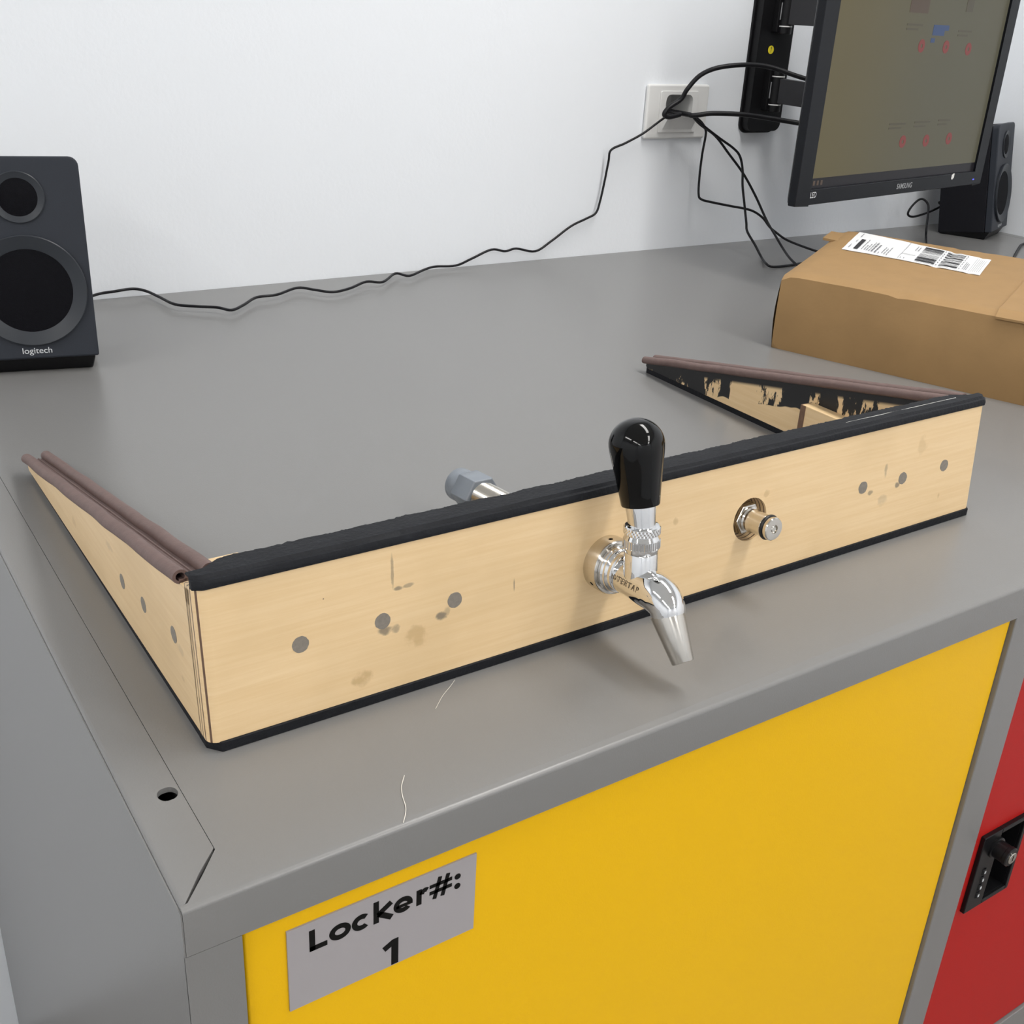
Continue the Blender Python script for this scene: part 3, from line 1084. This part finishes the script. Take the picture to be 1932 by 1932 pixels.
# ------------------------------------------------------------------ loudspeakers
def speaker(x, y, yaw, tilt, label):
    sp = empty('loudspeaker', label, 'speaker', (x, y, TZ), (0, 0, yaw), group=None)
    W, H, D, z0 = 0.111, 0.1855, 0.096, 0.0155
    m = Matrix.Translation((0, 0, z0)) @ Matrix.Rotation(-tilt, 4, 'X')

    def rrect(w, za, zb, r, n=6):
        pts = [(-w / 2, za), (w / 2, za)]
        for k in range(n + 1):
            a = math.pi / 2 * k / n
            pts.append((w / 2 - r + r * math.cos(a), zb - r + r * math.sin(a)))
        for k in range(n + 1):
            a = math.pi / 2 + math.pi / 2 * k / n
            pts.append((-w / 2 + r + r * math.cos(a), zb - r + r * math.sin(a)))
        return pts
    bm = bm_new()
    prism(bm, rrect(W - 0.001, 0.0, H - 0.0015, 0.008), 0.0125, D, 'Y')
    for v in bm.verts:
        if v.co.y > D - 0.001:
            v.co.x *= 0.93
        v.co = m @ v.co
    obj('cabinet', bm, 'spk_side', sp, bevel=(0.0015, 2))
    bm = bm_new()
    prism(bm, rrect(W, 0.0, H, 0.0085), 0.0, 0.0122, 'Y', m)
    fr = obj('front_panel', bm, 'spk_front', sp, bevel=(0.0022, 3))
    # black foot set back below the body
    bm = bm_new()
    pb_ = [Vector((-W / 2 + 0.003, 0.004, 0)), Vector((W / 2 - 0.003, 0.004, 0)), Vector((W / 2 - 0.003, D - 0.002, 0)), Vector((-W / 2 + 0.003, D - 0.002, 0))]
    top = [m @ q for q in pb_]
    bot = [Vector((q.x * 0.93, q.y + (0.008 if q.y < 0.03 else -0.002), 0.0)) for q in pb_]
    tv = [bm.verts.new(q + Vector((0, 0, 0.0003))) for q in top]
    bv = [bm.verts.new(q) for q in bot]
    bm.faces.new(tv)
    bm.faces.new(bv[::-1])
    for i in range(4):
        j = (i + 1) % 4
        bm.faces.new((bv[i], bv[j], tv[j], tv[i]))
    obj('foot', bm, 'black_plastic', sp, bevel=(0.002, 2))
    front = m.to_3x3() @ Vector((0, -1, 0))
    for nm, cz, ro, ri in (('woofer_ring', 0.0645, 0.0505, 0.0385), ('tweeter_ring', 0.1495, 0.0226, 0.0172)):
        c = m @ Vector((0, 0, cz))
        bmx = basis(c, front)
        h = 0.0042 if ro > 0.03 else 0.0022
        bm = bm_new()
        lathe(bm, [(ro - 0.0004, -0.002), (ro - 0.0004, 0.0006), (ro + 0.0008, 0.0008), (ro + 0.0008, h - 0.0006), (ro, h), (ri + (ro - ri) * 0.4, h * 0.55), (ri, 0.0008), (ri - 0.0006, -0.001)], bmx, 72, cap=False)
        ring = obj(nm, bm, 'spk_ring', sp, smooth_deg=45)
        bm = bm_new()
        prof = [(ri + 0.0006, 0.0006)] + [(ri * (1 - k / 9) + 0.0001, 0.0006 + 0.0020 * (1 - (1 - k / 9) ** 2)) for k in range(1, 10)]
        lathe(bm, prof, bmx, 60)
        obj('mesh_grille', bm, 'spk_mesh', ring, smooth_deg=60)
    me = fit_text('logitech', 0.0262, 0.0073, offset=0.004)
    obj('logo', xform(me, m @ Matrix.Translation((0.0003, -0.0003, 0.0072)) @ FACE_FRONT), 'logo', fr)
    return sp


speaker(0.1060, 0.7418, math.radians(-12.5), 0.130, 'black two-way loudspeaker with a cable trailing from it along the wall')
speaker(1.8175, 0.8650, math.radians(20.3), 0.1453, 'black loudspeaker half hidden behind the monitor and the cardboard box')

# ------------------------------------------------------------------ cardboard box
BA = on_z(1455, 655)
BH = 0.0887
e = Vector((0.318, -0.948, 0)).normalized()
wv = Vector((0.866, 0.500, 0)).normalized()
BL_, BW = 0.62, 0.332
cbx = empty('cardboard_box', 'brown cardboard parcel with a white address label lying on the worktop', 'box', BA)
nx, ny = 60, 30


def top_pt(s, t):
    """s along the box, t across, 0..1"""
    p = e * (BL_ * s) + wv * (BW * t)
    z = BH
    z += 0.0014 * noise.noise((s * 7, t * 3, 1.2)) + 0.0003 * noise.noise((s * 25, t * 12, 4))
    z -= 0.0015 * max(0, 1 - abs(s - 0.215 - 0.05 * t) / 0.012) + 0.0008 * max(0, 1 - abs(s - 0.29 - 0.03 * t) / 0.01)
    z -= 0.004 * max(0, 1 - t / 0.03)
    z -= 0.006 * max(0, 1 - s / 0.02)
    return p + Vector((0, 0, z))


bm = bm_new()
gt = [[bm.verts.new(top_pt(i / nx, j / ny)) for j in range(ny + 1)] for i in range(nx + 1)]
for i in range(nx):
    for j in range(ny):
        bm.faces.new((gt[i][j], gt[i + 1][j], gt[i + 1][j + 1], gt[i][j + 1]))
nh = 10


def wall_strip(top, outn):
    rows = [top]
    for k in range(1, nh + 1):
        row = []
        for q, v in enumerate(top):
            f = 1 - k / nh
            bulge = 0.003 * math.sin(math.pi * f) * (1 + 0.8 * noise.noise((v.co.x * 14, v.co.y * 14, 2)))
            row.append(bm.verts.new(Vector((v.co.x, v.co.y, v.co.z * f)) + outn * (bulge if 0 < k < nh else 0)))
        rows.append(row)
    for a, b in zip(rows, rows[1:]):
        for q in range(len(top) - 1):
            bm.faces.new((a[q], a[q + 1], b[q + 1], b[q]))
    return rows[-1]


wall_strip([gt[i][0] for i in range(nx + 1)], -wv)
wall_strip([gt[i][ny] for i in range(nx + 1)], wv)
wall_strip([gt[0][j] for j in range(ny + 1)], -e)
wall_strip([gt[nx][j] for j in range(ny + 1)], e)
bmesh.ops.remove_doubles(bm, verts=bm.verts[:], dist=0.0004)
bb = obj('carton', bm, 'card', cbx, smooth_deg=50)


def on_top(u, v):
    q = on_z(u, v, BH) - BA
    q = Vector((q.x, q.y, 0))
    den = e.x * wv.y - e.y * wv.x
    s = (q.x * wv.y - q.y * wv.x) / den
    t = (e.x * q.y - e.y * q.x) / den
    return s / BL_, t / BW


def sheet(name, corners, m, parent, lift=0.0006, n=(24, 8), thick=0.0004, rnd=0.0):
    """thin sheet laid on the carton top; corners in (s, t)"""
    bm_ = bm_new()
    A, B, C_, D_ = corners
    lay = []
    for dz in (lift + thick, lift - 0.0002):
        g = []
        for i in range(n[0] + 1):
            row = []
            for j in range(n[1] + 1):
                a, b = i / n[0], j / n[1]
                s = (A[0] * (1 - a) + B[0] * a) * (1 - b) + (D_[0] * (1 - a) + C_[0] * a) * b
                t = (A[1] * (1 - a) + B[1] * a) * (1 - b) + (D_[1] * (1 - a) + C_[1] * a) * b
                row.append(bm_.verts.new(top_pt(s, t) + Vector((0, 0, dz))))
            g.append(row)
        lay.append(g)
    for g in lay:
        for i in range(n[0]):
            for j in range(n[1]):
                bm_.faces.new((g[i][j], g[i + 1][j], g[i + 1][j + 1], g[i][j + 1]))
    u_, l_ = lay
    rim = [(i, 0) for i in range(n[0])] + [(n[0], j) for j in range(n[1])] + [(i, n[1]) for i in range(n[0], 0, -1)] + [(0, j) for j in range(n[1], 0, -1)]
    for k in range(len(rim)):
        a, b = rim[k], rim[(k + 1) % len(rim)]
        bm_.faces.new((u_[a[0]][a[1]], u_[b[0]][b[1]], l_[b[0]][b[1]], l_[a[0]][a[1]]))
    return obj(name, bm_, m, parent)


# closing flap edge with its folded step, a tape band and the torn end flap
fx = on_top(1879, 592)
sheet('top_flap', [(fx[0], -0.012), (1.0, -0.012), (1.0, 1.0), (fx[0] + 0.05, 1.0)], 'card', cbx, lift=0.0004, thick=0.0020, n=(20, 24))
sheet('packing_tape', [(fx[0] + 0.043, 0.66), (1.0, 0.66), (1.0, 0.94), (fx[0] + 0.050, 0.94)], 'tape', cbx, lift=0.0026, thick=0.0002)
la, lb, lc, ld_ = (on_top(*q) for q in ((1588, 471), (1848, 521), (1870, 491), (1622, 439)))
ls = sheet('address_label', [la, lb, lc, ld_], 'paper', cbx, lift=0.0036 if False else 0.0008, n=(70, 24), thick=0.0004)
ls['label'] = 'white shipping label with two barcodes'


def on_label(a, b):
    s = (la[0] * (1 - a) + lb[0] * a) * (1 - b) + (ld_[0] * (1 - a) + lc[0] * a) * b
    t = (la[1] * (1 - a) + lb[1] * a) * (1 - b) + (ld_[1] * (1 - a) + lc[1] * a) * b
    return s, t


def ink(rects, name, m):
    bm_ = bm_new()
    for (a0, a1, b0, b1) in rects:
        na = max(1, int(abs(a1 - a0) * 70))
        nb = max(1, int(abs(b1 - b0) * 12))
        g = [[bm_.verts.new(top_pt(*on_label(a0 + (a1 - a0) * i / na, b0 + (b1 - b0) * j / nb)) + Vector((0, 0, 0.0021))) for j in range(nb + 1)] for i in range(na + 1)]
        for i in range(na):
            for j in range(nb):
                bm_.faces.new((g[i][j], g[i + 1][j], g[i + 1][j + 1], g[i][j + 1]))
    o = obj(name, bm_, m, ls)
    if len(rects) > 1:
        o['kind'] = 'stuff'
    return o


ink([(0.072, 0.105, 0.10, 0.62)], 'sender_bar', 'ink')
rects = []
for a, b0, b1 in ((0.03, 0.12, 0.30), (0.045, 0.45, 0.55), (0.045, 0.72, 0.92), (0.128, 0.12, 0.66), (0.150, 0.12, 0.40), (0.168, 0.10, 0.50), (0.188, 0.10, 0.60), (0.205, 0.10, 0.62), (0.232, 0.08, 0.52),
                  (0.262, 0.06, 0.14), (0.285, 0.10, 0.46), (0.305, 0.08, 0.40), (0.325, 0.06, 0.52), (0.485, 0.60, 0.86), (0.505, 0.60, 0.84), (0.43, 0.05, 0.11), (0.455, 0.05, 0.10)):
    segs = random.randint(2, 4)
    b = b0
    while b < b1:
        L_ = random.uniform(0.05, 0.14)
        rects.append((a, a + (0.012 if a in (0.205, 0.232) else 0.006), b, min(b1, b + L_)))
        b += L_ + 0.025
ink(rects, 'address_lines', 'ink_grey')
ink([(0.415, 0.418, 0.02, 0.98), (0.418, 0.515, 0.32, 0.335)], 'ruled_lines', 'ink_grey')
for a0, a1 in ((0.535, 0.675), (0.705, 0.835)):
    bars = []
    b = 0.05
    rnd = random.Random(int(a0 * 100))
    while b < 0.93:
        wd = rnd.choice((0.014, 0.020, 0.034, 0.046))
        bars.append((a0, a1, b, min(0.94, b + wd)))
        b += wd + rnd.choice((0.020, 0.028, 0.040)) + (0.05 if 0.48 < b < 0.58 else 0)
    ink(bars, 'barcode', 'ink')
rects = []
for k in range(5):
    rects.append((0.868 + 0.012 * (k % 3), 0.872 + 0.012 * (k % 3), 0.08, 0.55 - 0.05 * k))
for k in range(6):
    rects.append((0.915 + 0.013 * k, 0.917 + 0.013 * k, 0.06, 0.92 - 0.02 * k))
for k in range(7):
    rects.append((0.685, 0.692, 0.08 + 0.13 * k, 0.13 + 0.13 * k))
    rects.append((0.845, 0.852, 0.08 + 0.13 * k, 0.13 + 0.13 * k))
ink(rects, 'small_print', 'ink_grey')
# end flap sticking out behind
bm = bm_new()
q0, q1, q2, q3 = (on_z(u, v, BH) - BA for u, v in ((1553, 447), (1606, 459), (1617, 443), (1569, 435)))
prism(bm, [(q0.x, q0.y), (q1.x, q1.y), (q2.x, q2.y), (q3.x, q3.y)], BH - 0.0040, BH - 0.0008, 'Z')
obj('end_flap', bm, 'card', cbx)

# ------------------------------------------------------------------ monitor on its wall arm
MA = Vector((1.0722, 0.6950, TZ + 0.1191))
myaw = math.radians(8.5617)
mon = empty('monitor', 'black flat monitor showing a dim olive screen on a wall arm', 'monitor', MA, (0, 0, myaw))
MW, MHh, MT = 0.525, 0.330, 0.020
SX0, SX1, SZ0, SZ1 = 0.031, 0.4985, 0.0210, 0.300
bm = bm_new()
box(bm, 0, SX0, 0, 0.012, 0, MHh)
box(bm, SX1, MW, 0, 0.012, 0, MHh)
box(bm, SX0, SX1, 0, 0.012, 0, SZ0)
box(bm, SX0, SX1, 0, 0.012, SZ1, MHh)
bmesh.ops.remove_doubles(bm, verts=bm.verts[:], dist=1e-5)
obj('bezel', bm, 'bezel', mon, bevel=(0.0015, 2))
bm = bm_new()
v8 = box(bm, 0.0, MW, 0.0121, MT, 0.0, MHh)
for v in v8:
    if v.co.y > MT - 0.001:
        v.co.x = 0.010 if v.co.x < 0.1 else MW - 0.010
        v.co.z = 0.006 if v.co.z < 0.1 else MHh - 0.01
box(bm, 0.09, 0.435, MT, 0.046, 0.06, 0.27)
obj('back_shell', bm, 'bezel', mon, bevel=(0.003, 2))
scr = obj('screen', one_box(SX0, SX1, 0.0045, 0.0118, SZ0 + 0.0135, SZ1), 'screen', mon)
obj('taskbar', one_box(SX0, SX1, 0.0045, 0.0118, SZ0, SZ0 + 0.0134), 'taskbar', mon)


def scr_quad(name, x, z, w_, h_, m, rows=1):
    b_ = bm_new()
    for k in range(rows):
        ww = w_ * (1 - 0.25 * (k % 2))
        box(b_, x - w_ / 2, x - w_ / 2 + ww, 0.0041, 0.0045, z - h_ / 2 - k * h_ * (1.0 if h_ > 0.005 else 2.2), z + h_ / 2 - k * h_ * (1.0 if h_ > 0.005 else 2.2))
    return obj(name, b_, m, scr)


for (x, z, pale) in ((0.2604, 0.2043, 0), (0.3304, 0.2040, 0), (0.3986, 0.2021, 1), (0.2584, 0.0747, 0), (0.3263, 0.0738, 0), (0.3956, 0.0746, 1)):
    b_ = bm_new()
    lathe(b_, [(0.0088, 0.0), (0.0088, 0.0004), (0.0028, 0.0004), (0.0028, 0.0)], basis((x, 0.0045, z), (0, -1, 0)), 28, cap=False)
    obj('round_icon', b_, 'scr_red', scr)
scr_quad('selected_text', 0.3065, 0.2290, 0.044, 0.0070, 'scr_blue', 2)
scr_quad('selected_text', 0.2885, 0.2120, 0.011, 0.0060, 'scr_blue')
for (x, z, w_) in ((0.232, 0.2310, 0.042), (0.378, 0.2260, 0.040), (0.235, 0.1000, 0.045), (0.305, 0.1010, 0.045), (0.370, 0.1020, 0.036)):
    scr_quad('caption', x, z, w_, 0.0026, 'scr_text', 2)
for (x, z, w_, h_, m_) in ((0.236, 0.270, 0.050, 0.048, 'scr_photo'), (0.378, 0.272, 0.020, 0.040, 'scr_text')):
    scr_quad('picture', x, z, w_, h_, m_)
for k in range(4):
    scr_quad('taskbar_icon', SX0 + 0.004 + k * 0.009, SZ0 + 0.007, 0.002 if k == 0 else 0.0045, 0.006, 'scr_icon' if k == 0 else 'scr_photo').parent = mon
me = fit_text('SAMSUNG', 0.0440, 0.0078, offset=0.015, shear=0.12)
obj('logo', xform(me, Matrix.Translation((0.2800, -0.0003, 0.0115)) @ FACE_FRONT), 'logo_dim', mon)
me = fit_text('LED', 0.0140, 0.0078, offset=0.01)
obj('led_mark', xform(me, Matrix.Translation((0.0400, -0.0003, 0.0135)) @ FACE_FRONT), 'logo', mon)
bm = bm_new()
prism(bm, [(0.4215, 0.0135), (0.4245, 0.0120), (0.4290, 0.0150), (0.4290, 0.0215), (0.4260, 0.0215), (0.4215, 0.0190)], -0.0004, 0.0, 'Y')
obj('white_mark', bm, 'white_mark', mon)
obj('power_light', one_box(0.4935, 0.4990, -0.0004, 0.0001, 0.0075, 0.0095), 'led_blue', mon)

# wall bracket with two folding arms
wm = empty('wall_mount', 'black monitor wall bracket with two folding arms beside the wall outlet', 'monitor mount', (1.296, BY, TZ + 0.177))
bm = bm_new()


def rrect2(w_, z0_, z1_, r, n=6):
    out = []
    for cx_, cz_, a0 in ((w_ / 2 - r, z0_ + r, -90), (w_ / 2 - r, z1_ - r, 0), (-w_ / 2 + r, z1_ - r, 90), (-w_ / 2 + r, z0_ + r, 180)):
        for k in range(n + 1):
            a = math.radians(a0 + 90 * k / n)
            out.append((cx_ + r * math.cos(a), cz_ + r * math.sin(a)))
    return out


prism(bm, rrect2(0.082, 0.0, 0.300, 0.016), -0.004, 0.0, 'Y')
prism(bm, rrect2(0.074, 0.004, 0.296, 0.013), -0.018, -0.004, 'Y')
obj('wall_plate', bm, 'matte_black', wm, bevel=(0.001, 2))
for k, zc in enumerate((0.0675, 0.1820)):
    piv = Vector((0.000, -0.034, zc))
    bm = bm_new()
    box(bm, -0.014, 0.016, -0.030, -0.018, zc - 0.030, zc + 0.030)
    lathe(bm, [(0.0100, -0.032), (0.0100, 0.032)], Matrix.Translation(piv), 24)
    hg = obj('hinge', bm, 'matte_black', wm, bevel=(0.0008, 2))
    obj('slot', one_box(-0.0105, -0.0085, -0.0312, -0.0302, zc - 0.012, zc + 0.012), 'logo_dim', hg)
    for dz in (-0.022, 0.020):
        bm = bm_new()
        lathe(bm, [(0.0104, dz), (0.0104, dz + 0.0016)], Matrix.Translation(piv), 24)
        obj('washer', bm, 'white_plastic', hg)
    # arm from the hinge towards the back of the monitor
    end = Vector((0.024, -0.125, zc + (0.0 if k else -0.004)))
    d = end - piv
    bm = bm_new()
    mm = basis(piv, d, (0, 0, 1))
    box(bm, -0.006, 0.006, -0.0185, 0.0185, 0.004, d.length, mm)
    arm = obj('arm', bm, 'arm', wm, bevel=(0.001, 2))
    bm = bm_new()
    lathe(bm, [(0.0105, -0.024), (0.0105, 0.024)], Matrix.Translation(end), 24)
    obj('elbow_pin', bm, 'matte_black', arm, smooth_deg=35)
    for dz in (-0.0205, 0.0190):
        bm = bm_new()
        lathe(bm, [(0.0109, dz), (0.0109, dz + 0.0015)], Matrix.Translation(end), 24)
        obj('washer', bm, 'white_plastic', arm)
bm = bm_new()
box(bm, 0.010, 0.038, -0.160, -0.118, 0.035, 0.215)
box(bm, -0.020, 0.075, -0.190, -0.160, 0.085, 0.170)
box(bm, -0.030, 0.100, -0.211, -0.188, 0.080, 0.175)
obj('head_plate', bm, 'matte_black', wm, bevel=(0.001, 2))
bm = bm_new()
stc = Vector((-0.0085, -0.0184, 0.1262))
lathe(bm, [(0.0062, 0.0), (0.0061, 0.0005)], basis(stc, (0, -1, 0)), 32)
st = obj('round_sticker', bm, 'sticker', wm)
bm = bm_new()
prism(bm, [(stc.x - 0.0004, stc.z - 0.004), (stc.x + 0.0004, stc.z - 0.004), (stc.x + 0.0004, stc.z + 0.0022), (stc.x + 0.0016, stc.z + 0.0022), (stc.x, stc.z + 0.0045), (stc.x - 0.0016, stc.z + 0.0022), (stc.x - 0.0004, stc.z + 0.0022)], stc.y - 0.0007, stc.y - 0.0003, 'Y')
obj('arrow', bm, 'ink', st)

# ------------------------------------------------------------------ wall outlet
OC = (on_y(1218, 159, BY) + on_y(1325, 258, BY)) / 2
OCx, OCz = 1.1165, TZ + 0.2105
out = empty('cable_outlet', 'white rectangular wall outlet plate with cables coming out of it', 'wall outlet', (OCx, BY, OCz))


def rr4(w_, h_, r, cx=0, cz=0):
    return [(x + cx, z + cz) for x, z in rrect2(w_, -h_ / 2, h_ / 2, r)]


bm = bm_new()
prism(bm, rr4(0.124, 0.079, 0.004), -0.0075, 0.0, 'Y')
pl_ = obj('frame_plate', bm, 'white_plastic', out, bevel=(0.0035, 4))
bm = bm_new()
prism(bm, rr4(0.076, 0.060, 0.003), -0.0098, -0.0075, 'Y')
ins = obj('insert', bm, 'white_plastic', out, bevel=(0.0007, 2))
opening = [(-0.027, -0.0055), (0.027, -0.0055)] + [(0.018 + 0.009 * math.cos(math.pi / 2 * k / 6), 0.016 + 0.009 * math.sin(math.pi / 2 * k / 6)) for k in range(7)] + [(-0.018 + 0.009 * math.cos(math.pi / 2 + math.pi / 2 * k / 6), 0.016 + 0.009 * math.sin(math.pi / 2 + math.pi / 2 * k / 6)) for k in range(7)]
for part in (pl_, ins):
    hb = bm_new()
    prism(hb, opening, -0.02, 0.01, 'Y')
    cut(part, hb)
cut(wall_back, one_box(OCx - 0.030, OCx + 0.030, BY - 0.01, BY + 0.045, OCz - 0.012, OCz + 0.028))
bm = bm_new()
for a in ((-0.0299, -0.0287, 0.0002, 0.0448, -0.0119, 0.0279), (0.0287, 0.0299, 0.0002, 0.0448, -0.0119, 0.0279), (-0.0287, 0.0287, 0.0002, 0.0448, -0.0119, -0.0107),
          (-0.0287, 0.0287, 0.0002, 0.0448, 0.0267, 0.0279), (-0.0287, 0.0287, 0.0436, 0.0448, -0.0107, 0.0267)):
    box(bm, *a)
obj('back_box', bm, 'white_plastic', out)
bm = bm_new()
v8 = box(bm, -0.030, 0.030, -0.022, -0.0095, -0.009, -0.0055)
for v in v8:
    if v.co.y < -0.02:
        v.co.z += 0.001
prism(bm, [(-0.0215, -0.0075), (-0.0095, -0.0075), (-0.0095, -0.026)], -0.030, 0.030, 'X')
obj('cable_lip', bm, 'white_plastic', ins, bevel=(0.0008, 2))


# ------------------------------------------------------------------ cables
def lane(x, r, reach):
    """out of the wall box and over the lip"""
    z = OCz - 0.0042 + r
    return [Vector((x, BY + 0.040, z + 0.004)), Vector((x, BY + 0.018, z + 0.002)), Vector((x, BY - 0.004, z + 0.0006)), Vector((x, BY - 0.016, z + 0.0004))] + ([Vector((x, BY - reach + 0.006, z))] if reach > 0.026 else []) + [Vector((x, BY - reach, z - 0.0005))]


def cable(label, pts, r, n=6, kind='cable'):
    bm_ = bm_new()
    tube(bm_, catmull(pts, n), r, 10)
    o = obj('power_cable' if kind == 'power' else 'cable', bm_, 'cable', smooth_deg=60)
    return tag(o, label, 'cable')


def wall_or_table(u, v, z, gap):
    p = on_z(u, v, z)
    if p.y > BY - gap:
        p = on_y(u, v, BY - gap)
    return p


px = [(181, 556), (215, 550), (250, 545), (275, 549), (300, 560), (330, 574), (370, 578), (410, 580), (437, 585), (460, 575), (484, 561), (522, 556), (561, 543), (595, 547), (628, 551), (660, 544), (691, 531.5), (722, 532), (746, 516), (772, 520.4),
      (800, 509), (821, 503), (860, 501), (890, 488), (927, 471), (953, 474), (974, 469), (1010, 474), (1040, 455), (1077, 427), (1105, 413), (1124, 402), (1132, 380), (1140, 345), (1148, 305), (1153, 283), (1180, 270), (1213, 252), (1240, 232), (1256, 221)]
pts = [Vector((0.1265, 0.8385, TZ + 0.058)), Vector((0.131, 0.853, TZ + 0.055)), Vector((0.145, 0.895, TZ + 0.030)), Vector((0.180, 0.945, TZ + 0.012))]
for i, (u, v) in enumerate(px):
    k = i / (len(px) - 1)
    pts.append(wall_or_table(u, v, 0.007, 0.010 + (0.0165 * max(0, (k - 0.85) / 0.15))))
pts += lane(1.0915, 0.0017, 0.0255)[::-1]
cable('thin black cable running along the wall from the loudspeaker to the outlet', pts, 0.0017)


def wy(*rows):
    return [on_y(u, v, BY - g) for u, v, g in rows]


cable('thick black cable arching from the outlet up behind the monitor',
      lane(1.0977, 0.0034, 0.034) + wy((1263, 221, .0390), (1253, 216, .0415), (1262, 203, .043), (1285, 187, .047), (1297, 168, .054), (1320, 143, .062), (1350, 129, .075), (1390, 123, .088), (1430, 123, .098), (1462, 129, .110), (1505, 144, .132), (1560, 160, .16)), 0.0034)
cable('thick black cable crossing flat from the outlet to the monitor',
      lane(1.1083, 0.0036, 0.0490) + wy((1318, 217, .0555), (1345, 214, .066), (1400, 216, .086), (1450, 223, .104), (1505, 232, .130), (1560, 240, .17)), 0.0036)
cable('thin black cable hanging in a square loop below the outlet',
      lane(1.1270, 0.0019, 0.0285) + wy((1322, 229, .0290), (1331, 244, .029), (1331, 258, .028), (1325, 290, .026), (1320, 330, .022), (1318, 365, .024), (1323, 376, .028), (1345, 382, .036), (1380, 389, .048), (1407, 394, .058), (1424, 400, .064), (1440, 412, .070), (1452, 428, .078), (1466, 440, .086), (1485, 453, .095), (1520, 467, .120)) + [on_z(1560, 480, 0.004)], 0.0019)
cable('thin black cable hanging straight from the outlet to the worktop behind the box',
      lane(1.1210, 0.0019, 0.0355) + wy((1321, 235, .0365), (1350, 257, .042), (1375, 290, .047), (1402, 327, .054), (1425, 369, .066), (1446, 415, .085), (1462, 443, .110), (1478, 470, .140)) + [on_z(1492, 489, 0.013), on_z(1508, 503, 0.0095), on_z(1530, 518, 0.004)], 0.0019)
cable('thin black cable drooping from the outlet and bending back on the worktop',
      lane(1.1150, 0.0019, 0.0425) + wy((1320, 231, .0435), (1337, 245, .0460), (1358, 261, .0505), (1384, 280, .058), (1396, 295, .062), (1401, 320, .066), (1401, 350, .070), (1405, 390, .076), (1408, 420, .083), (1410, 437, .089), (1425, 463, .104), (1437, 486, .126)) + [on_z(1446, 498, 0.006), on_z(1456, 503, 0.0028), on_z(1478, 502, 0.002), on_z(1510, 497, 0.002), on_z(1545, 490, 0.002)], 0.0019)
yr = 0.955
cable('short black cable looping beside the loudspeaker behind the box',
      [Vector((1.7865, 0.9590, TZ + 0.050)), Vector((1.7835, 0.9665, TZ + 0.051)), Vector((1.7700, 0.9705, TZ + 0.049)), on_y(1776, 388, 0.9645), on_y(1760, 397, 0.960), on_y(1742, 404, yr), on_y(1722, 409, yr), on_y(1713, 404, yr), on_y(1719, 391, yr), on_y(1732, 378, yr), on_y(1742, 376, yr - 0.01), on_y(1751, 386, yr - 0.02), on_y(1751, 402, yr - 0.03), on_y(1748, 430, yr - 0.06), on_z(1747, 452, 0.004), on_z(1749, 475, 0.003)], 0.0020)
cable('short black cable lying on the worktop by the right wall',
      [on_z(1900, 508, 0.003), on_z(1912, 487, 0.003), on_z(1922, 469, 0.003), on_z(1929, 461, 0.003), on_z(1945, 459, 0.003), on_z(1965, 465, 0.003)], 0.0022)

# ------------------------------------------------------------------ stray fibres on the worktop
bm = bm_new()
tube(bm, catmull([on_z(u, v, 0.0004) for u, v in ((763, 1463), (758, 1482), (759, 1500), (765, 1520), (765, 1535), (761, 1552))], 5), 0.00022, 5)
tag(obj('fibre', bm, 'hair'), 'wavy pale fibre lying near the front edge of the worktop', 'fibre')
bm = bm_new()
tube(bm, catmull([on_z(u, v, 0.0003) for u, v in ((822, 1337), (835, 1313), (848, 1297), (858, 1283))], 5), 0.00014, 5)
tag(obj('fibre', bm, 'hair'), 'short straight pale fibre just in front of the plywood panel', 'fibre')
